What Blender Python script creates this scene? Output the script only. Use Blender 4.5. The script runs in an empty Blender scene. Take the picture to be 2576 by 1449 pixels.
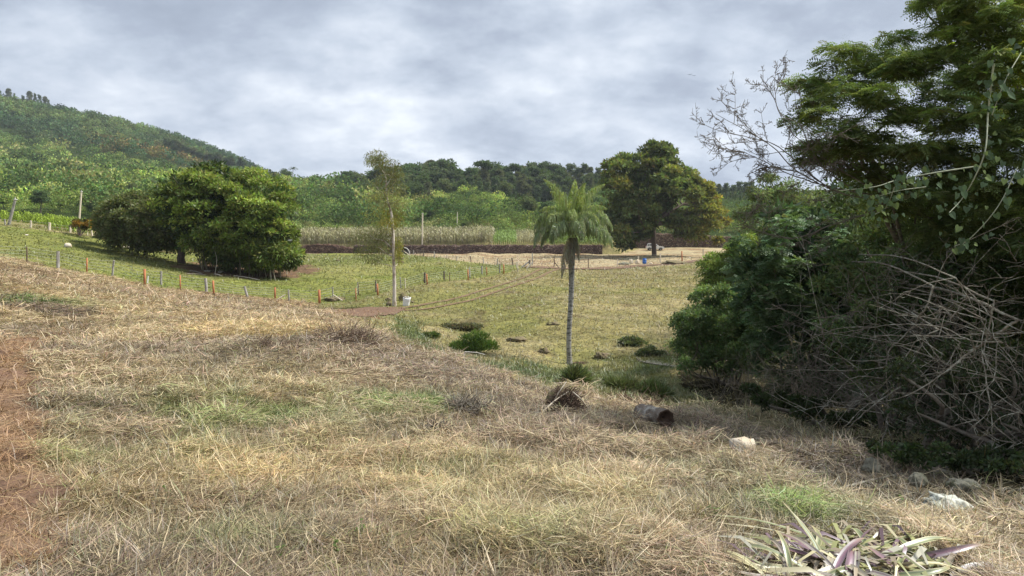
import bpy, math, random
import numpy as np
from mathutils import Vector

sc = bpy.context.scene
COL = sc.collection
RNG = np.random.default_rng(7)
random.seed(7)

# ------------------------------------------------------------------ camera
CAMZ = 1.6
PITCH = math.atan((724.5 - 600) / 1717.0)
cd = bpy.data.cameras.new('camera'); cam = bpy.data.objects.new('camera', cd); COL.objects.link(cam)
cam.location = (0, 0, CAMZ); cam.rotation_euler = (math.pi / 2 - PITCH, 0, 0)
cd.lens = 24; cd.sensor_width = 36; cd.clip_start = 0.05; cd.clip_end = 6000
sc.camera = cam
CP, SP = math.cos(PITCH), math.sin(PITCH)

def ray(px, py):
    """survey of the place: bearing of a sighted point seen from the viewpoint"""
    a = (np.asarray(px, float) - 1288) / 1717.0
    b = (724.5 - np.asarray(py, float)) / 1717.0
    return a, CP + b * SP, -SP + b * CP

def at(px, py, Y):
    x, y, z = ray(px, py)
    k = Y / y
    return np.array([x * k, Y, CAMZ + z * k])

# ------------------------------------------------------------------ noise
def _hash(ix, iy, seed):
    n = (ix.astype(np.int64) * 374761393 + iy.astype(np.int64) * 668265263 + seed * 1274126177) & 0xffffffff
    n = ((n ^ (n >> 13)) * 1274126177) & 0xffffffff
    n = n ^ (n >> 16)
    return (n & 0xffff) / 65535.0

def vnoise(x, y, seed=0):
    x = np.asarray(x, float); y = np.asarray(y, float)
    ix = np.floor(x); iy = np.floor(y)
    fx = x - ix; fy = y - iy
    fx = fx * fx * (3 - 2 * fx); fy = fy * fy * (3 - 2 * fy)
    a = _hash(ix, iy, seed); b = _hash(ix + 1, iy, seed)
    c = _hash(ix, iy + 1, seed); d = _hash(ix + 1, iy + 1, seed)
    return (a * (1 - fx) + b * fx) * (1 - fy) + (c * (1 - fx) + d * fx) * fy

def fbm(x, y, s, seed=0, octv=4, gain=0.55):
    x = np.asarray(x, float) / s; y = np.asarray(y, float) / s
    t = 0; amp = 1; tot = 0
    for k in range(octv):
        t = t + amp * vnoise(x, y, seed + k * 17); tot += amp
        amp *= gain; x = x * 2.03 + 5.2; y = y * 2.03 + 1.7
    return t / tot

def sstep(a, b, x):
    t = np.clip((x - a) / (b - a), 0, 1)
    return t * t * (3 - 2 * t)

# ------------------------------------------------------------------ terrain
ctrl = [
 (1288,1449,3.7),(600,1449,3.4),(0,1449,3.0),(2000,1449,4.0),(2576,1449,4.3),
 (1288,1250,5.6),(600,1250,5.0),(0,1250,4.4),(2000,1250,6.0),(2576,1250,6.5),
 (1288,1100,8.7),(600,1100,7.6),(0,1100,6.5),(2000,1110,9.3),(2576,1170,8.0),
 (900,950,13),(300,900,13),(0,900,11.5),(1300,1000,13.5),(1600,1040,12.5),
 (900,830,22),(1150,915,17.5),(1450,985,15),(1750,1040,13.5),
 (300,840,19),(0,800,20),(600,790,28),(0,720,28),(300,740,34),(750,790,33),
 (0,643,48),(140,672,48.5),(365,717,50),(520,735,52),(693,752,54),(800,767,54),(950,742,58),
 (1075,715,66),(1180,700,74),(1270,688,82),(1340,672,92),
 (990,770,50),(900,785,45),(1000,800,42),(1150,830,40),(1187,885,33),(1288,900,31),(1433,917,32),
 (1520,965,25.5),(1700,920,30),(1700,975,24),(1400,800,42),(1650,800,44),(1400,740,58),(1650,740,60),
 (1400,690,80),(1700,690,82),(1400,672,100),(1700,672,105),(1760,655,122),(1550,668,115),
 (0,567,78),(170,615,70),(250,600,80),(330,622,82),(450,660,72),(600,690,66),(800,690,72),(900,650,115),
 (740,640,135),(1000,690,76),(1000,640,140),(1100,650,125),(1300,655,118),(1040,639,164),(1300,639,164),(1500,640,164),(1400,640,164),(1170,639,164),(900,638,164),(1600,640,164),(1400,653,128),(1180,647,142),(1300,647,142),(1400,647,142),(1500,647,142),(1650,645,146),(1750,648,140),
 (850,611,174),(1000,611,174),(1120,611,174),(1250,611,174),(1350,611,174),(1450,611,174),(1520,612,174),(900,596,190),(1200,596,190),(1450,596,190),
 (1650,633,176),(1800,632,176),(740,636,164),
 (800,578,212),(1000,578,212),(1200,578,212),(1350,578,212),(1500,578,212),(800,520,280),(1200,522,265),(1500,525,265),(1200,487,310),(1500,490,310),
 (850,482,330),(1800,535,290),(2100,535,290),(2500,540,290),(1200,470,350),(1500,470,350),(1800,500,350),(2300,500,350),
 (740,468,450),(840,480,450),(650,464,480),(740,490,330),
 (0,266,750),(60,276,750),(160,291,720),(240,308,700),(350,345,680),(450,392,650),(540,428,620),(640,468,580),
 (0,345,560),(0,420,400),(0,500,220),(300,385,520),(300,450,350),(300,540,170),(500,450,430),(500,540,200),(640,520,250),
 (100,540,150),(-500,240,750),(-600,400,380),(-700,560,90),(-700,640,48),(-500,760,22),(0,545,110),
]
P = np.array([at(*c) for c in ctrl])
extra = [(0,0,0),(0,-20,1),(-40,-20,3),(40,-20,0),(-40,0,3),(40,0,-1.5),(-30,20,1),(0,-60,3),(0,-120,5),
 (25,8,-1.6),(25,20,-3.2),(60,25,-3),(60,60,-3),(110,60,-2.6),(150,150,-2),(300,300,24),(110,165,-2.2),(14,3,-0.9),
 (-900,500,140),(-900,0,60),(900,500,60),(900,0,10),(-400,-60,20),(400,-60,2),(0,-200,8),
 (0,600,36),(300,600,40),(700,900,40),(0,1100,30),(-300,1100,60),(-700,1100,110),(-500,950,120),(-350,900,95),(-100,800,36)]
P = np.vstack([P, np.array(extra, float)])
S0 = 12.0
def wallY(x):
    return 165.0 + 20.0 * sstep(26, 33, x)
def terrace(x, y):
    return 2.0 * sstep(0.4, 2.2, y - wallY(x)) * sstep(-100, -75, x)
def uv(x, y): return np.arcsinh(np.asarray(x) / S0), np.arcsinh(np.asarray(y) / S0)
cu, cv = uv(P[:, 0], P[:, 1])
cz = P[:, 2] - terrace(P[:, 0], P[:, 1])
def kern(r2): return 0.5 * r2 * np.log(r2 + 1e-12)
n = len(P)
A = np.zeros((n + 3, n + 3))
A[:n, :n] = kern((cu[:, None] - cu[None]) ** 2 + (cv[:, None] - cv[None]) ** 2) + np.eye(n) * 1e-4
A[:n, n] = 1; A[:n, n + 1] = cu; A[:n, n + 2] = cv
A[n, :n] = 1; A[n + 1, :n] = cu; A[n + 2, :n] = cv
TW = np.linalg.solve(A, np.concatenate([cz, np.zeros(3)]))
def height_raw(x, y):
    sh = np.shape(x); u, v = uv(np.ravel(x), np.ravel(y))
    out = np.empty(len(u))
    for i in range(0, len(u), 40000):
        a, b = u[i:i + 40000], v[i:i + 40000]
        out[i:i + 40000] = kern((a[:, None] - cu) ** 2 + (b[:, None] - cv) ** 2) @ TW[:n] + TW[n] + TW[n + 1] * a + TW[n + 2] * b
    return out.reshape(sh)
NX, NY = 760, 680
GU = np.linspace(-5.02, 5.02, NX); GV = np.linspace(-3.0, 5.25, NY)
GX, GY = np.meshgrid(S0 * np.sinh(GU), S0 * np.sinh(GV))
GD = np.hypot(GX, GY)
GZ = height_raw(GX, GY) + terrace(GX, GY)
GZ += (fbm(GX, GY, 1.0, 3, 3) - .5) * 0.27 * sstep(45, 14, GD) + (fbm(GX, GY, 4.0, 9, 3) - .5) * 0.35 * sstep(1.0, 12, GD) * sstep(75, 28, GD)
GZ += (fbm(GX, GY, 40.0, 19, 4) - .5) * 6.0 * sstep(230, 420, GD)
def gz(x, y):
    u, v = uv(x, y)
    fi = np.clip((u - GU[0]) / (GU[1] - GU[0]), 0, NX - 1.001); fj = np.clip((v - GV[0]) / (GV[1] - GV[0]), 0, NY - 1.001)
    i = fi.astype(int); j = fj.astype(int)
    x0, x1 = GX[0, i], GX[0, i + 1]; y0, y1 = GY[j, 0], GY[j + 1, 0]
    a = np.clip((x - x0) / (x1 - x0), 0, 1); b = np.clip((y - y0) / (y1 - y0), 0, 1)
    return (GZ[j, i] * (1 - a) + GZ[j, i + 1] * a) * (1 - b) + (GZ[j + 1, i] * (1 - a) + GZ[j + 1, i + 1] * a) * b
_T = np.exp(np.linspace(math.log(1.5), math.log(1000), 2600))
def hit(px, py):
    """point of the ground a sight line meets"""
    x, y, z = ray(px, py)
    X = x / y * _T; Z = CAMZ + z / y * _T
    g = gz(X, _T)
    k = np.nonzero(Z <= g)[0]
    i = k[0] if len(k) else len(_T) - 1
    if i == 0 or not len(k): return np.array([X[i], _T[i], g[i]])
    d0 = Z[i - 1] - g[i - 1]; d1 = Z[i] - g[i]; f = d0 / (d0 - d1 + 1e-9)
    Y = _T[i - 1] + f * (_T[i] - _T[i - 1]); X = x / y * Y
    return np.array([X, Y, float(gz(np.array([X]), np.array([Y]))[0])])
def ground(x, y): return float(gz(np.array([float(x)]), np.array([float(y)]))[0])
def down(px, Y):
    X = (px - 1288) / 1717.0 / CP * Y
    return np.array([X, Y, ground(X, Y)])
def hits(pts): return np.array([hit(*p)[:2] for p in pts])
def inpoly(x, y, poly):
    x = np.asarray(x); r = np.zeros(x.shape, bool); m = len(poly)
    for i in range(m):
        x0, y0 = poly[i]; x1, y1 = poly[(i + 1) % m]
        c = (y0 > y) != (y1 > y)
        r ^= c & (x < (x1 - x0) * (y - y0) / (y1 - y0 + 1e-12) + x0)
    return r
def polydist(x, y, poly, closed=True):
    d = np.full(np.shape(x), 1e9); m = len(poly)
    for i in range(m if closed else m - 1):
        ax, ay = poly[i]; bx, by = poly[(i + 1) % m]
        L = (bx - ax) ** 2 + (by - ay) ** 2 + 1e-12
        t = np.clip(((x - ax) * (bx - ax) + (y - ay) * (by - ay)) / L, 0, 1)
        d = np.minimum(d, np.hypot(x - ax - t * (bx - ax), y - ay - t * (by - ay)))
    return d

# ------------------------------------------------------------------ mesh helpers
class Acc:
    def __init__(s): s.v = []; s.f = []; s.c = []; s.n = 0
    def add(s, v, f, c=(1, 1, 1)):
        v = np.asarray(v, float).reshape(-1, 3); f = np.asarray(f, int).reshape(-1, 4)
        c = np.asarray(c, float)
        if c.ndim == 1: c = np.tile(c, (len(v), 1))
        s.v.append(v); s.f.append(f + s.n); s.c.append(c); s.n += len(v)
    def obj(s, name, mat, parent=None, origin=(0, 0, 0), smooth=False):
        v = np.concatenate(s.v) - np.asarray(origin, float); f = np.concatenate(s.f); c = np.concatenate(s.c)
        return mesh_obj(name, v, f, c, mat, parent, smooth)

def mesh_obj(name, v, f, c, mat, parent=None, smooth=False):
    me = bpy.data.meshes.new(name)
    me.vertices.add(len(v)); me.vertices.foreach_set('co', np.ascontiguousarray(v, np.float32).ravel())
    me.loops.add(len(f) * 4); me.loops.foreach_set('vertex_index', np.ascontiguousarray(f, np.int32).ravel())
    me.polygons.add(len(f)); me.polygons.foreach_set('loop_start', np.arange(0, len(f) * 4, 4, dtype=np.int32))
    if smooth: me.polygons.foreach_set('use_smooth', np.ones(len(f), bool))
    me.update(calc_edges=True)
    if c is not None:
        a = me.color_attributes.new('Col', 'FLOAT_COLOR', 'POINT')
        cc = np.ones((len(v), 4), np.float32); cc[:, :3] = np.clip(c, 0, 1)
        a.data.foreach_set('color', cc.ravel())
    me.materials.append(mat)
    o = bpy.data.objects.new(name, me); COL.objects.link(o)
    if parent: o.parent = parent
    return o

def tag(o, label=None, cat=None, group=None, kind=None):
    if label: o['label'] = label
    if cat: o['category'] = cat
    if group: o['group'] = group
    if kind: o['kind'] = kind
    return o
def thing(name, loc, label, cat, group=None):
    o = bpy.data.objects.new(name, None); COL.objects.link(o)
    o.location = tuple(float(q) for q in loc); o.empty_display_size = .3
    return tag(o, label, cat, group)
def dup(root, loc, rotz=0, scale=1.0, label=None):
    r = root.copy(); COL.objects.link(r); r.location = tuple(float(q) for q in loc); r.rotation_euler = (0, 0, rotz)
    r.scale = scale if hasattr(scale, '__len__') else (scale,) * 3
    if label: r['label'] = label
    for ch in list(root.children):
        c = ch.copy(); COL.objects.link(c); c.parent = r
        for g in list(ch.children):
            d = g.copy(); COL.objects.link(d); d.parent = c
    return r

def unit(a):
    a = np.asarray(a, float); return a / (np.linalg.norm(a, axis=-1, keepdims=True) + 1e-9)
def smoothline(pts, k=6):
    pts = np.asarray(pts, float)
    if len(pts) < 3 or k < 2: 
        t = np.linspace(0, 1, max(2, k))[:, None]; return pts[0] * (1 - t) + pts[-1] * t if len(pts) == 2 else pts
    p = np.vstack([2 * pts[0] - pts[1], pts, 2 * pts[-1] - pts[-2]]); out = []
    for i in range(1, len(p) - 2):
        t = np.linspace(0, 1, k, endpoint=False)[:, None]
        a, b, c, d = p[i - 1], p[i], p[i + 1], p[i + 2]
        out.append(.5 * (2 * b + (c - a) * t + (2 * a - 5 * b + 4 * c - d) * t ** 2 + (3 * b - a - 3 * c + d) * t ** 3))
    out.append(pts[-1][None]); return np.vstack(out)
def tube(acc, pts, r0, r1=None, sides=6, col=(1, 1, 1), radii=None):
    pts = np.asarray(pts, float); m = len(pts)
    if radii is None: radii = np.linspace(r0, r0 if r1 is None else r1, m)
    t = unit(np.gradient(pts, axis=0))
    ref = np.where(np.abs(t[:, 2:3]) > .9, np.array([[1., 0, 0]]), np.array([[0, 0, 1.]]))
    if np.any(np.abs(t[:, 2]) > .9): ref = np.tile(np.array([[1., .3, 0]]), (m, 1))
    a = unit(np.cross(t, ref)); b = np.cross(t, a)
    an = np.arange(sides) * 2 * math.pi / sides
    v = pts[:, None] + np.asarray(radii)[:, None, None] * (a[:, None] * np.cos(an)[None, :, None] + b[:, None] * np.sin(an)[None, :, None])
    i = np.arange(m - 1)[:, None]; j = np.arange(sides)[None]; j2 = (j + 1) % sides
    f = np.stack(np.broadcast_arrays(i * sides + j, i * sides + j2, (i + 1) * sides + j2, (i + 1) * sides + j), -1).reshape(-1, 4)
    c = np.asarray(col, float)
    if c.ndim == 2: c = np.repeat(c, sides, 0)
    acc.add(v, f, c)
    for e in (0, m - 1):      # caps: a ring closed by a small fan of quads
        if radii[e] > 0.02 and sides % 2 == 0:
            h = sides // 2
            q = [[0, k, k + 1, k + 2] for k in range(1, sides - 2, 2)]
            acc.add(v[e], q, c[e] if c.ndim == 2 and len(c) == m else (c[e * sides] if c.ndim == 2 else c))
def box(acc, c, s, col=(1, 1, 1), rotz=0, taper=1.0):
    x, y, z = np.asarray(s, float) / 2
    v = np.array([[-x, -y, -z], [x, -y, -z], [x, y, -z], [-x, y, -z], [-x * taper, -y * taper, z], [x * taper, -y * taper, z], [x * taper, y * taper, z], [-x * taper, y * taper, z]])
    ca, sa = math.cos(rotz), math.sin(rotz)
    v = np.stack([v[:, 0] * ca - v[:, 1] * sa, v[:, 0] * sa + v[:, 1] * ca, v[:, 2]], -1) + np.asarray(c, float)
    acc.add(v, [[0, 3, 2, 1], [4, 5, 6, 7], [0, 1, 5, 4], [1, 2, 6, 5], [2, 3, 7, 6], [3, 0, 4, 7]], col)
def blob(acc, c, r, rng, col=(1, 1, 1), rough=.25, nu=14, nv=9, squash=0.0, fr=1.6):
    """rough boulder / clod"""
    th = np.linspace(0, 2 * math.pi, nu, endpoint=False); ph = np.linspace(-math.pi / 2 * .98, math.pi / 2 * .98, nv)
    T, Pp = np.meshgrid(th, ph); d = np.stack([np.cos(T) * np.cos(Pp), np.sin(T) * np.cos(Pp), np.sin(Pp)], -1)
    o = rng.random(3) * 50; k = 1 + rough * 2 * (fbm(d[..., 0] * fr + o[0] + d[..., 2] * 1.3, d[..., 1] * fr + o[1] - d[..., 2], 1.0, int(o[2]), 3) - .5)
    v = d * k[..., None] * np.asarray(r, float)
    i = np.arange(nv - 1)[:, None]; j = np.arange(nu)[None]; j2 = (j + 1) % nu
    f = np.stack(np.broadcast_arrays(i * nu + j, i * nu + j2, (i + 1) * nu + j2, (i + 1) * nu + j), -1).reshape(-1, 4)
    acc.add(v.reshape(-1, 3) + np.asarray(c, float), f, col)
def leaves(acc, p, L, W, axis, rng, col, fold=0.25):
    N = len(p); axis = unit(axis); side = unit(np.cross(axis, unit(rng.normal(size=(N, 3)))))
    nor = np.cross(axis, side)
    L = np.broadcast_to(L, N)[:, None]; W = np.broadcast_to(W, N)[:, None]
    mid = p + axis * L * .45 - nor * W * fold
    v = np.stack([p, mid + side * W * .5 + nor * W * fold, p + axis * L - nor * W * fold * .6, mid - side * W * .5 + nor * W * fold], 1)
    f = np.arange(N * 4).reshape(N, 4)
    acc.add(v.reshape(-1, 3), f, np.repeat(np.broadcast_to(col, (N, 3)), 4, 0))
def crown(acc, C, R, nper, L, W, col, rng, var=.3, cvar=.22, low=.35, outward=.6, drop=.15, col2=None, mixf=None):
    """leaves through the volume of each bough's spray"""
    C = np.asarray(C, float); K = len(C); R = np.asarray(R, float)
    nper = np.broadcast_to(nper, K).astype(int)
    idx = np.repeat(np.arange(K), nper); N = len(idx)
    u = unit(rng.normal(size=(N, 3))); flip = (u[:, 2] < 0) & (rng.random(N) > low); u[flip, 2] *= -1
    rad = rng.random(N) ** .45
    p = C[idx] + u * R[idx] * rad[:, None]
    ax = u * outward + rng.normal(size=(N, 3)) * .55; ax[:, 2] -= drop
    base = np.broadcast_to(np.asarray(col, float), (K, 3))
    if col2 is not None: base = base * (1 - mixf[:, None]) + np.asarray(col2, float) * mixf[:, None]
    cb = base * (1 + cvar * rng.normal(size=(K, 1)).clip(-1.6, 1.6))
    c = cb[idx] * (1 + var * (rng.random((N, 1)) * 2 - 1)) * (1 + .1 * rng.normal(size=(N, 3)))
    leaves(acc, p, L * (.6 + .8 * rng.random(N)), W * (.6 + .8 * rng.random(N)), ax, rng, np.clip(c, .004, 1))
def poly_clumps(poly, Y, depth, K, rP, rng, inset=.7, flat=.75):
    """boughs filling a tree of a given outline: centre and radii in the world"""
    poly = np.asarray(poly, float); lo, hi = poly.min(0), poly.max(0); out = []
    x = rng.random(K * 30) * (hi[0] - lo[0]) + lo[0]; y = rng.random(K * 30) * (hi[1] - lo[1]) + lo[1]
    r = rP[0] + (rP[1] - rP[0]) * rng.random(K * 30)
    d = polydist(x, y, poly); ok = inpoly(x, y, poly) & (d > r * inset)
    x, y, r, d = x[ok][:K], y[ok][:K], r[ok][:K], d[ok][:K]
    dm = max(d.max(), 1e-6); s = np.sqrt(np.clip(1 - (1 - d / dm) ** 2, .02, 1))
    yy = Y + depth * s * (rng.random(len(x)) ** .5 * np.where(rng.random(len(x)) < .68, -1, 1))
    a, b, c = ray(x, y); k = yy / b
    C = np.stack([a * k, yy, CAMZ + c * k], -1)
    rw = r / 1717.0 * yy
    R = np.stack([rw, rw, rw * flat], -1)
    return C, R
def limb(acc, p0, p1, r0, r1, rng, wob=.12, sides=5, k=6, col=(1, 1, 1), sag=0.0):
    p0 = np.asarray(p0, float); p1 = np.asarray(p1, float); L = np.linalg.norm(p1 - p0)
    q = [p0, p0 * .65 + p1 * .35 + rng.normal(size=3) * wob * L + [0, 0, sag * L], p0 * .3 + p1 * .7 + rng.normal(size=3) * wob * L + [0, 0, sag * L], p1]
    pts = smoothline(q, k); tube(acc, pts, r0, r1, sides, col); return pts

# ------------------------------------------------------------------ materials
def newmat(name):
    m = bpy.data.materials.new(name); m.use_nodes = True; nt = m.node_tree; nt.nodes.clear()
    return m, nt, nt.nodes.new('ShaderNodeOutputMaterial')
def N_(nt, t, **kw):
    x = nt.nodes.new(t)
    for k, v in kw.items(): setattr(x, k, v)
    return x
def mixcol(nt, a, b, f, blend='MIX'):
    m = N_(nt, 'ShaderNodeMix', data_type='RGBA', blend_type=blend)
    for s, v in (('A', a), ('B', b)):
        i = [q for q in m.inputs if q.name == s and q.type == 'RGBA'][0]
        if hasattr(v, 'links'): nt.links.new(v, i)
        else: i.default_value = (*v, 1)
    if hasattr(f, 'links'): nt.links.new(f, m.inputs[0])
    else: m.inputs[0].default_value = f
    return [q for q in m.outputs if q.type == 'RGBA'][0]
def ramp(nt, fac, stops):
    r = N_(nt, 'ShaderNodeValToRGB'); e = r.color_ramp.elements
    while len(e) < len(stops): e.new(.5)
    for k, (p, c) in enumerate(stops): e[k].position = p; e[k].color = (*c, 1) if len(c) == 3 else c
    nt.links.new(fac, r.inputs[0]); return r.outputs[0]
def noise(nt, scale, detail=5, rough=.6, vec=None, dist=0):
    t = N_(nt, 'ShaderNodeTexNoise'); t.inputs['Scale'].default_value = scale; t.inputs['Detail'].default_value = detail
    t.inputs['Roughness'].default_value = rough; t.inputs['Distortion'].default_value = dist
    if vec is not None: nt.links.new(vec, t.inputs['Vector'])
    return t.outputs[0]
def objvec(nt, scale=(1, 1, 1)):
    c = N_(nt, 'ShaderNodeTexCoord'); m = N_(nt, 'ShaderNodeMapping'); m.inputs['Scale'].default_value = scale
    nt.links.new(c.outputs['Object'], m.inputs[0]); return m.outputs[0]
def leafmat(name, trans=.38, gloss=.012, rough=.45, tint=(1.1, 1.15, .55)):
    m, nt, out = newmat(name)
    a = N_(nt, 'ShaderNodeAttribute', attribute_name='Col').outputs['Color']
    d = N_(nt, 'ShaderNodeBsdfDiffuse'); t = N_(nt, 'ShaderNodeBsdfTranslucent'); g = N_(nt, 'ShaderNodeBsdfGlossy')
    nt.links.new(a, d.inputs[0]); nt.links.new(mixcol(nt, a, tint, 1.0, 'MULTIPLY'), t.inputs[0])
    g.inputs['Roughness'].default_value = rough; g.inputs[0].default_value = (.9, .95, 1, 1)
    x = N_(nt, 'ShaderNodeMixShader'); x.inputs[0].default_value = trans
    nt.links.new(d.outputs[0], x.inputs[1]); nt.links.new(t.outputs[0], x.inputs[2])
    y = N_(nt, 'ShaderNodeMixShader'); y.inputs[0].default_value = gloss
    nt.links.new(x.outputs[0], y.inputs[1]); nt.links.new(g.outputs[0], y.inputs[2])
    nt.links.new(y.outputs[0], out.inputs[0]); return m
def surf(name, col=(1, 1, 1), rough=.85, vary=.35, scale=6, vscale=(1, 1, 1), bump=.3, dark=None, attr=False, spec=.2, bdist=.02, metal=0):
    """weathered solid: colour broken up by noise, with relief"""
    m, nt, out = newmat(name)
    v = objvec(nt, vscale); nz = noise(nt, scale, 7, .65, v)
    if attr:
        base = N_(nt, 'ShaderNodeAttribute', attribute_name='Col').outputs['Color']
        base = mixcol(nt, base, col, 1.0, 'MULTIPLY')
    else:
        rgb = N_(nt, 'ShaderNodeRGB'); rgb.outputs[0].default_value = (*col, 1); base = rgb.outputs[0]
    k = ramp(nt, nz, [(.28, (1 - vary,) * 3), (.5, (1, 1, 1)), (.75, (1 + vary,) * 3)])
    c = mixcol(nt, base, k, 1.0, 'MULTIPLY')
    if dark is not None:
        nz2 = noise(nt, scale * .6, 6, .7, v); f = ramp(nt, nz2, [(.48, (0, 0, 0)), (.6, (1, 1, 1))])
        c = mixcol(nt, c, dark, f)
    b = N_(nt, 'ShaderNodeBsdfPrincipled'); nt.links.new(c, b.inputs['Base Color'])
    b.inputs['Roughness'].default_value = rough; b.inputs['Specular IOR Level'].default_value = spec; b.inputs['Metallic'].default_value = metal
    if bump:
        bp = N_(nt, 'ShaderNodeBump'); bp.inputs['Strength'].default_value = bump; bp.inputs['Distance'].default_value = bdist
        nt.links.new(nz, bp.inputs['Height']); nt.links.new(bp.outputs[0], b.inputs['Normal'])
    nt.links.new(b.outputs[0], out.inputs[0]); return m

M = {}
M['leaf'] = leafmat('foliage')
M['palmleaf'] = leafmat('palm_leaflets', .45, .04, .4, (1.05, 1.1, .75))
M['glossleaf'] = leafmat('glossy_foliage', .25, .02, .45)
M['farleaf'] = leafmat('distant_foliage', .3, .0)
M['grass'] = leafmat('dry_grass', .25, .04, .5, (1.05, 1.0, .8))
M['bark'] = surf('bark', (.13, .10, .08), .9, .5, 9, (1, 1, .3), .6, bdist=.03)
M['palebark'] = surf('pale_bark', (.55, .50, .44), .8, .25, 5, (1, 1, .35), .3, dark=(.24, .18, .13))
M['twig'] = surf('twig_bark', (.15, .125, .10), .9, .5, 18, bump=.4, dark=(.20, .19, .16))
M['lichen'] = surf('lichen_branch', (.185, .16, .125), .9, .4, 22, bump=.4, dark=(.36, .36, .30))
M['palmtrunk'] = surf('palm_trunk', (.30, .29, .27), .9, .35, 5, (1, 1, 3.5), .6, dark=(.07, .065, .06), bdist=.03)
M['greywood'] = surf('weathered_wood', (.36, .34, .32), .9, .3, 12, (1, 1, .2), .4, dark=(.2, .19, .18))
M['orange'] = surf('orange_wood', (.40, .16, .075), .8, .25, 10, (1, 1, .3), .3)
M['palewood'] = surf('pale_wood', (.62, .55, .44), .8, .2, 8, (1, 1, .3), .2)
M['wire'] = surf('fence_wire', (.34, .36, .28), .5, .1, 4, bump=0, metal=0.0)
M['concrete'] = surf('concrete', (.5, .49, .46), .85, .15, 6, bump=.2)
M['stone'] = surf('stone', (.24, .23, .18), .9, .45, 6, bump=.9, dark=(.08, .085, .05), bdist=.05)
M['lichenstone'] = surf('lichen_stone', (.48, .50, .45), .9, .3, 7, bump=.8, dark=(.07, .07, .05))
M['palestone'] = surf('pale_stone', (.60, .50, .37), .8, .15, 4, bump=.25, dark=(.55, .53, .48))
M['soil'] = surf('red_soil', (.14, .085, .058), .95, .5, 5, bump=.9, dark=(.17, .115, .075), bdist=.05)
M['litter'] = surf('dark_clod', (.165, .13, .085), .95, .6, 9, bump=1, dark=(.17, .16, .07), bdist=.05)
M['wood'] = surf('rotting_log', (.17, .14, .115), .95, .5, 9, (1, 1, 1), .9, dark=(.38, .36, .32), bdist=.04)
M['rot'] = surf('rotten_core', (.085, .055, .04), .95, .5, 14, bump=.8)
M['root'] = surf('dry_roots', (.135, .095, .07), .95, .5, 14, bump=.5)
M['white'] = surf('white_sack', (.75, .75, .75), .6, .08, 5, bump=.5, bdist=.04)
M['blue'] = surf('blue_plastic', (.02, .12, .42), .4, .15, 5, bump=.05, spec=.5)
M['bird'] = surf('dark_feathers', (.04, .04, .05), .8, .2, 9, bump=0)
M['paint'] = surf('white_car_paint', (.78, .78, .78), .25, .03, 2, bump=0, spec=.6)
M['glass'] = surf('dark_car_glass', (.012, .014, .016), .06, .1, 2, bump=0, spec=.8)
M['rubber'] = surf('tyre_rubber', (.02, .02, .02), .8, .2, 9, bump=.1)
M['rim'] = surf('alloy_rim', (.45, .45, .46), .35, .1, 5, bump=0, metal=.8)
M['redlamp'] = surf('tail_lamp', (.4, .02, .02), .3, .1, 4, bump=0, spec=.6)
M['lamp'] = surf('head_lamp', (.7, .7, .72), .15, .05, 4, bump=0, spec=.8)
M['tarp'] = surf('dark_tarp', (.05, .05, .06), .55, .3, 3, bump=.6, bdist=.08)

# stacked stone wall
def wallmat():
    m, nt, out = newmat('stacked_stone')
    v = objvec(nt, (1, 1, 1.5))
    vo = N_(nt, 'ShaderNodeTexVoronoi'); vo.inputs['Scale'].default_value = 3.4; nt.links.new(v, vo.inputs['Vector'])
    ve = N_(nt, 'ShaderNodeTexVoronoi', feature='DISTANCE_TO_EDGE'); ve.inputs['Scale'].default_value = 3.4; nt.links.new(v, ve.inputs['Vector'])
    sep = N_(nt, 'ShaderNodeSeparateColor'); nt.links.new(vo.outputs['Color'], sep.inputs[0])
    c = ramp(nt, sep.outputs[0], [(0, (.055, .033, .026)), (.4, (.12, .065, .05)), (.8, (.20, .13, .10)), (1, (.34, .27, .21))])
    e = ramp(nt, ve.outputs['Distance'], [(.02, (.16,) * 3), (.14, (1, 1, 1))])
    c = mixcol(nt, c, e, 1.0, 'MULTIPLY')
    c = mixcol(nt, c, N_(nt, 'ShaderNodeAttribute', attribute_name='Col').outputs['Color'], 1.0, 'MULTIPLY')
    b = N_(nt, 'ShaderNodeBsdfPrincipled'); nt.links.new(c, b.inputs['Base Color']); b.inputs['Roughness'].default_value = .9
    bp = N_(nt, 'ShaderNodeBump'); bp.inputs['Strength'].default_value = 1; bp.inputs['Distance'].default_value = .25
    nt.links.new(ve.outputs['Distance'], bp.inputs['Height']); nt.links.new(bp.outputs[0], b.inputs['Normal'])
    nt.links.new(b.outputs[0], out.inputs[0]); return m
M['wall'] = wallmat()

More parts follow.
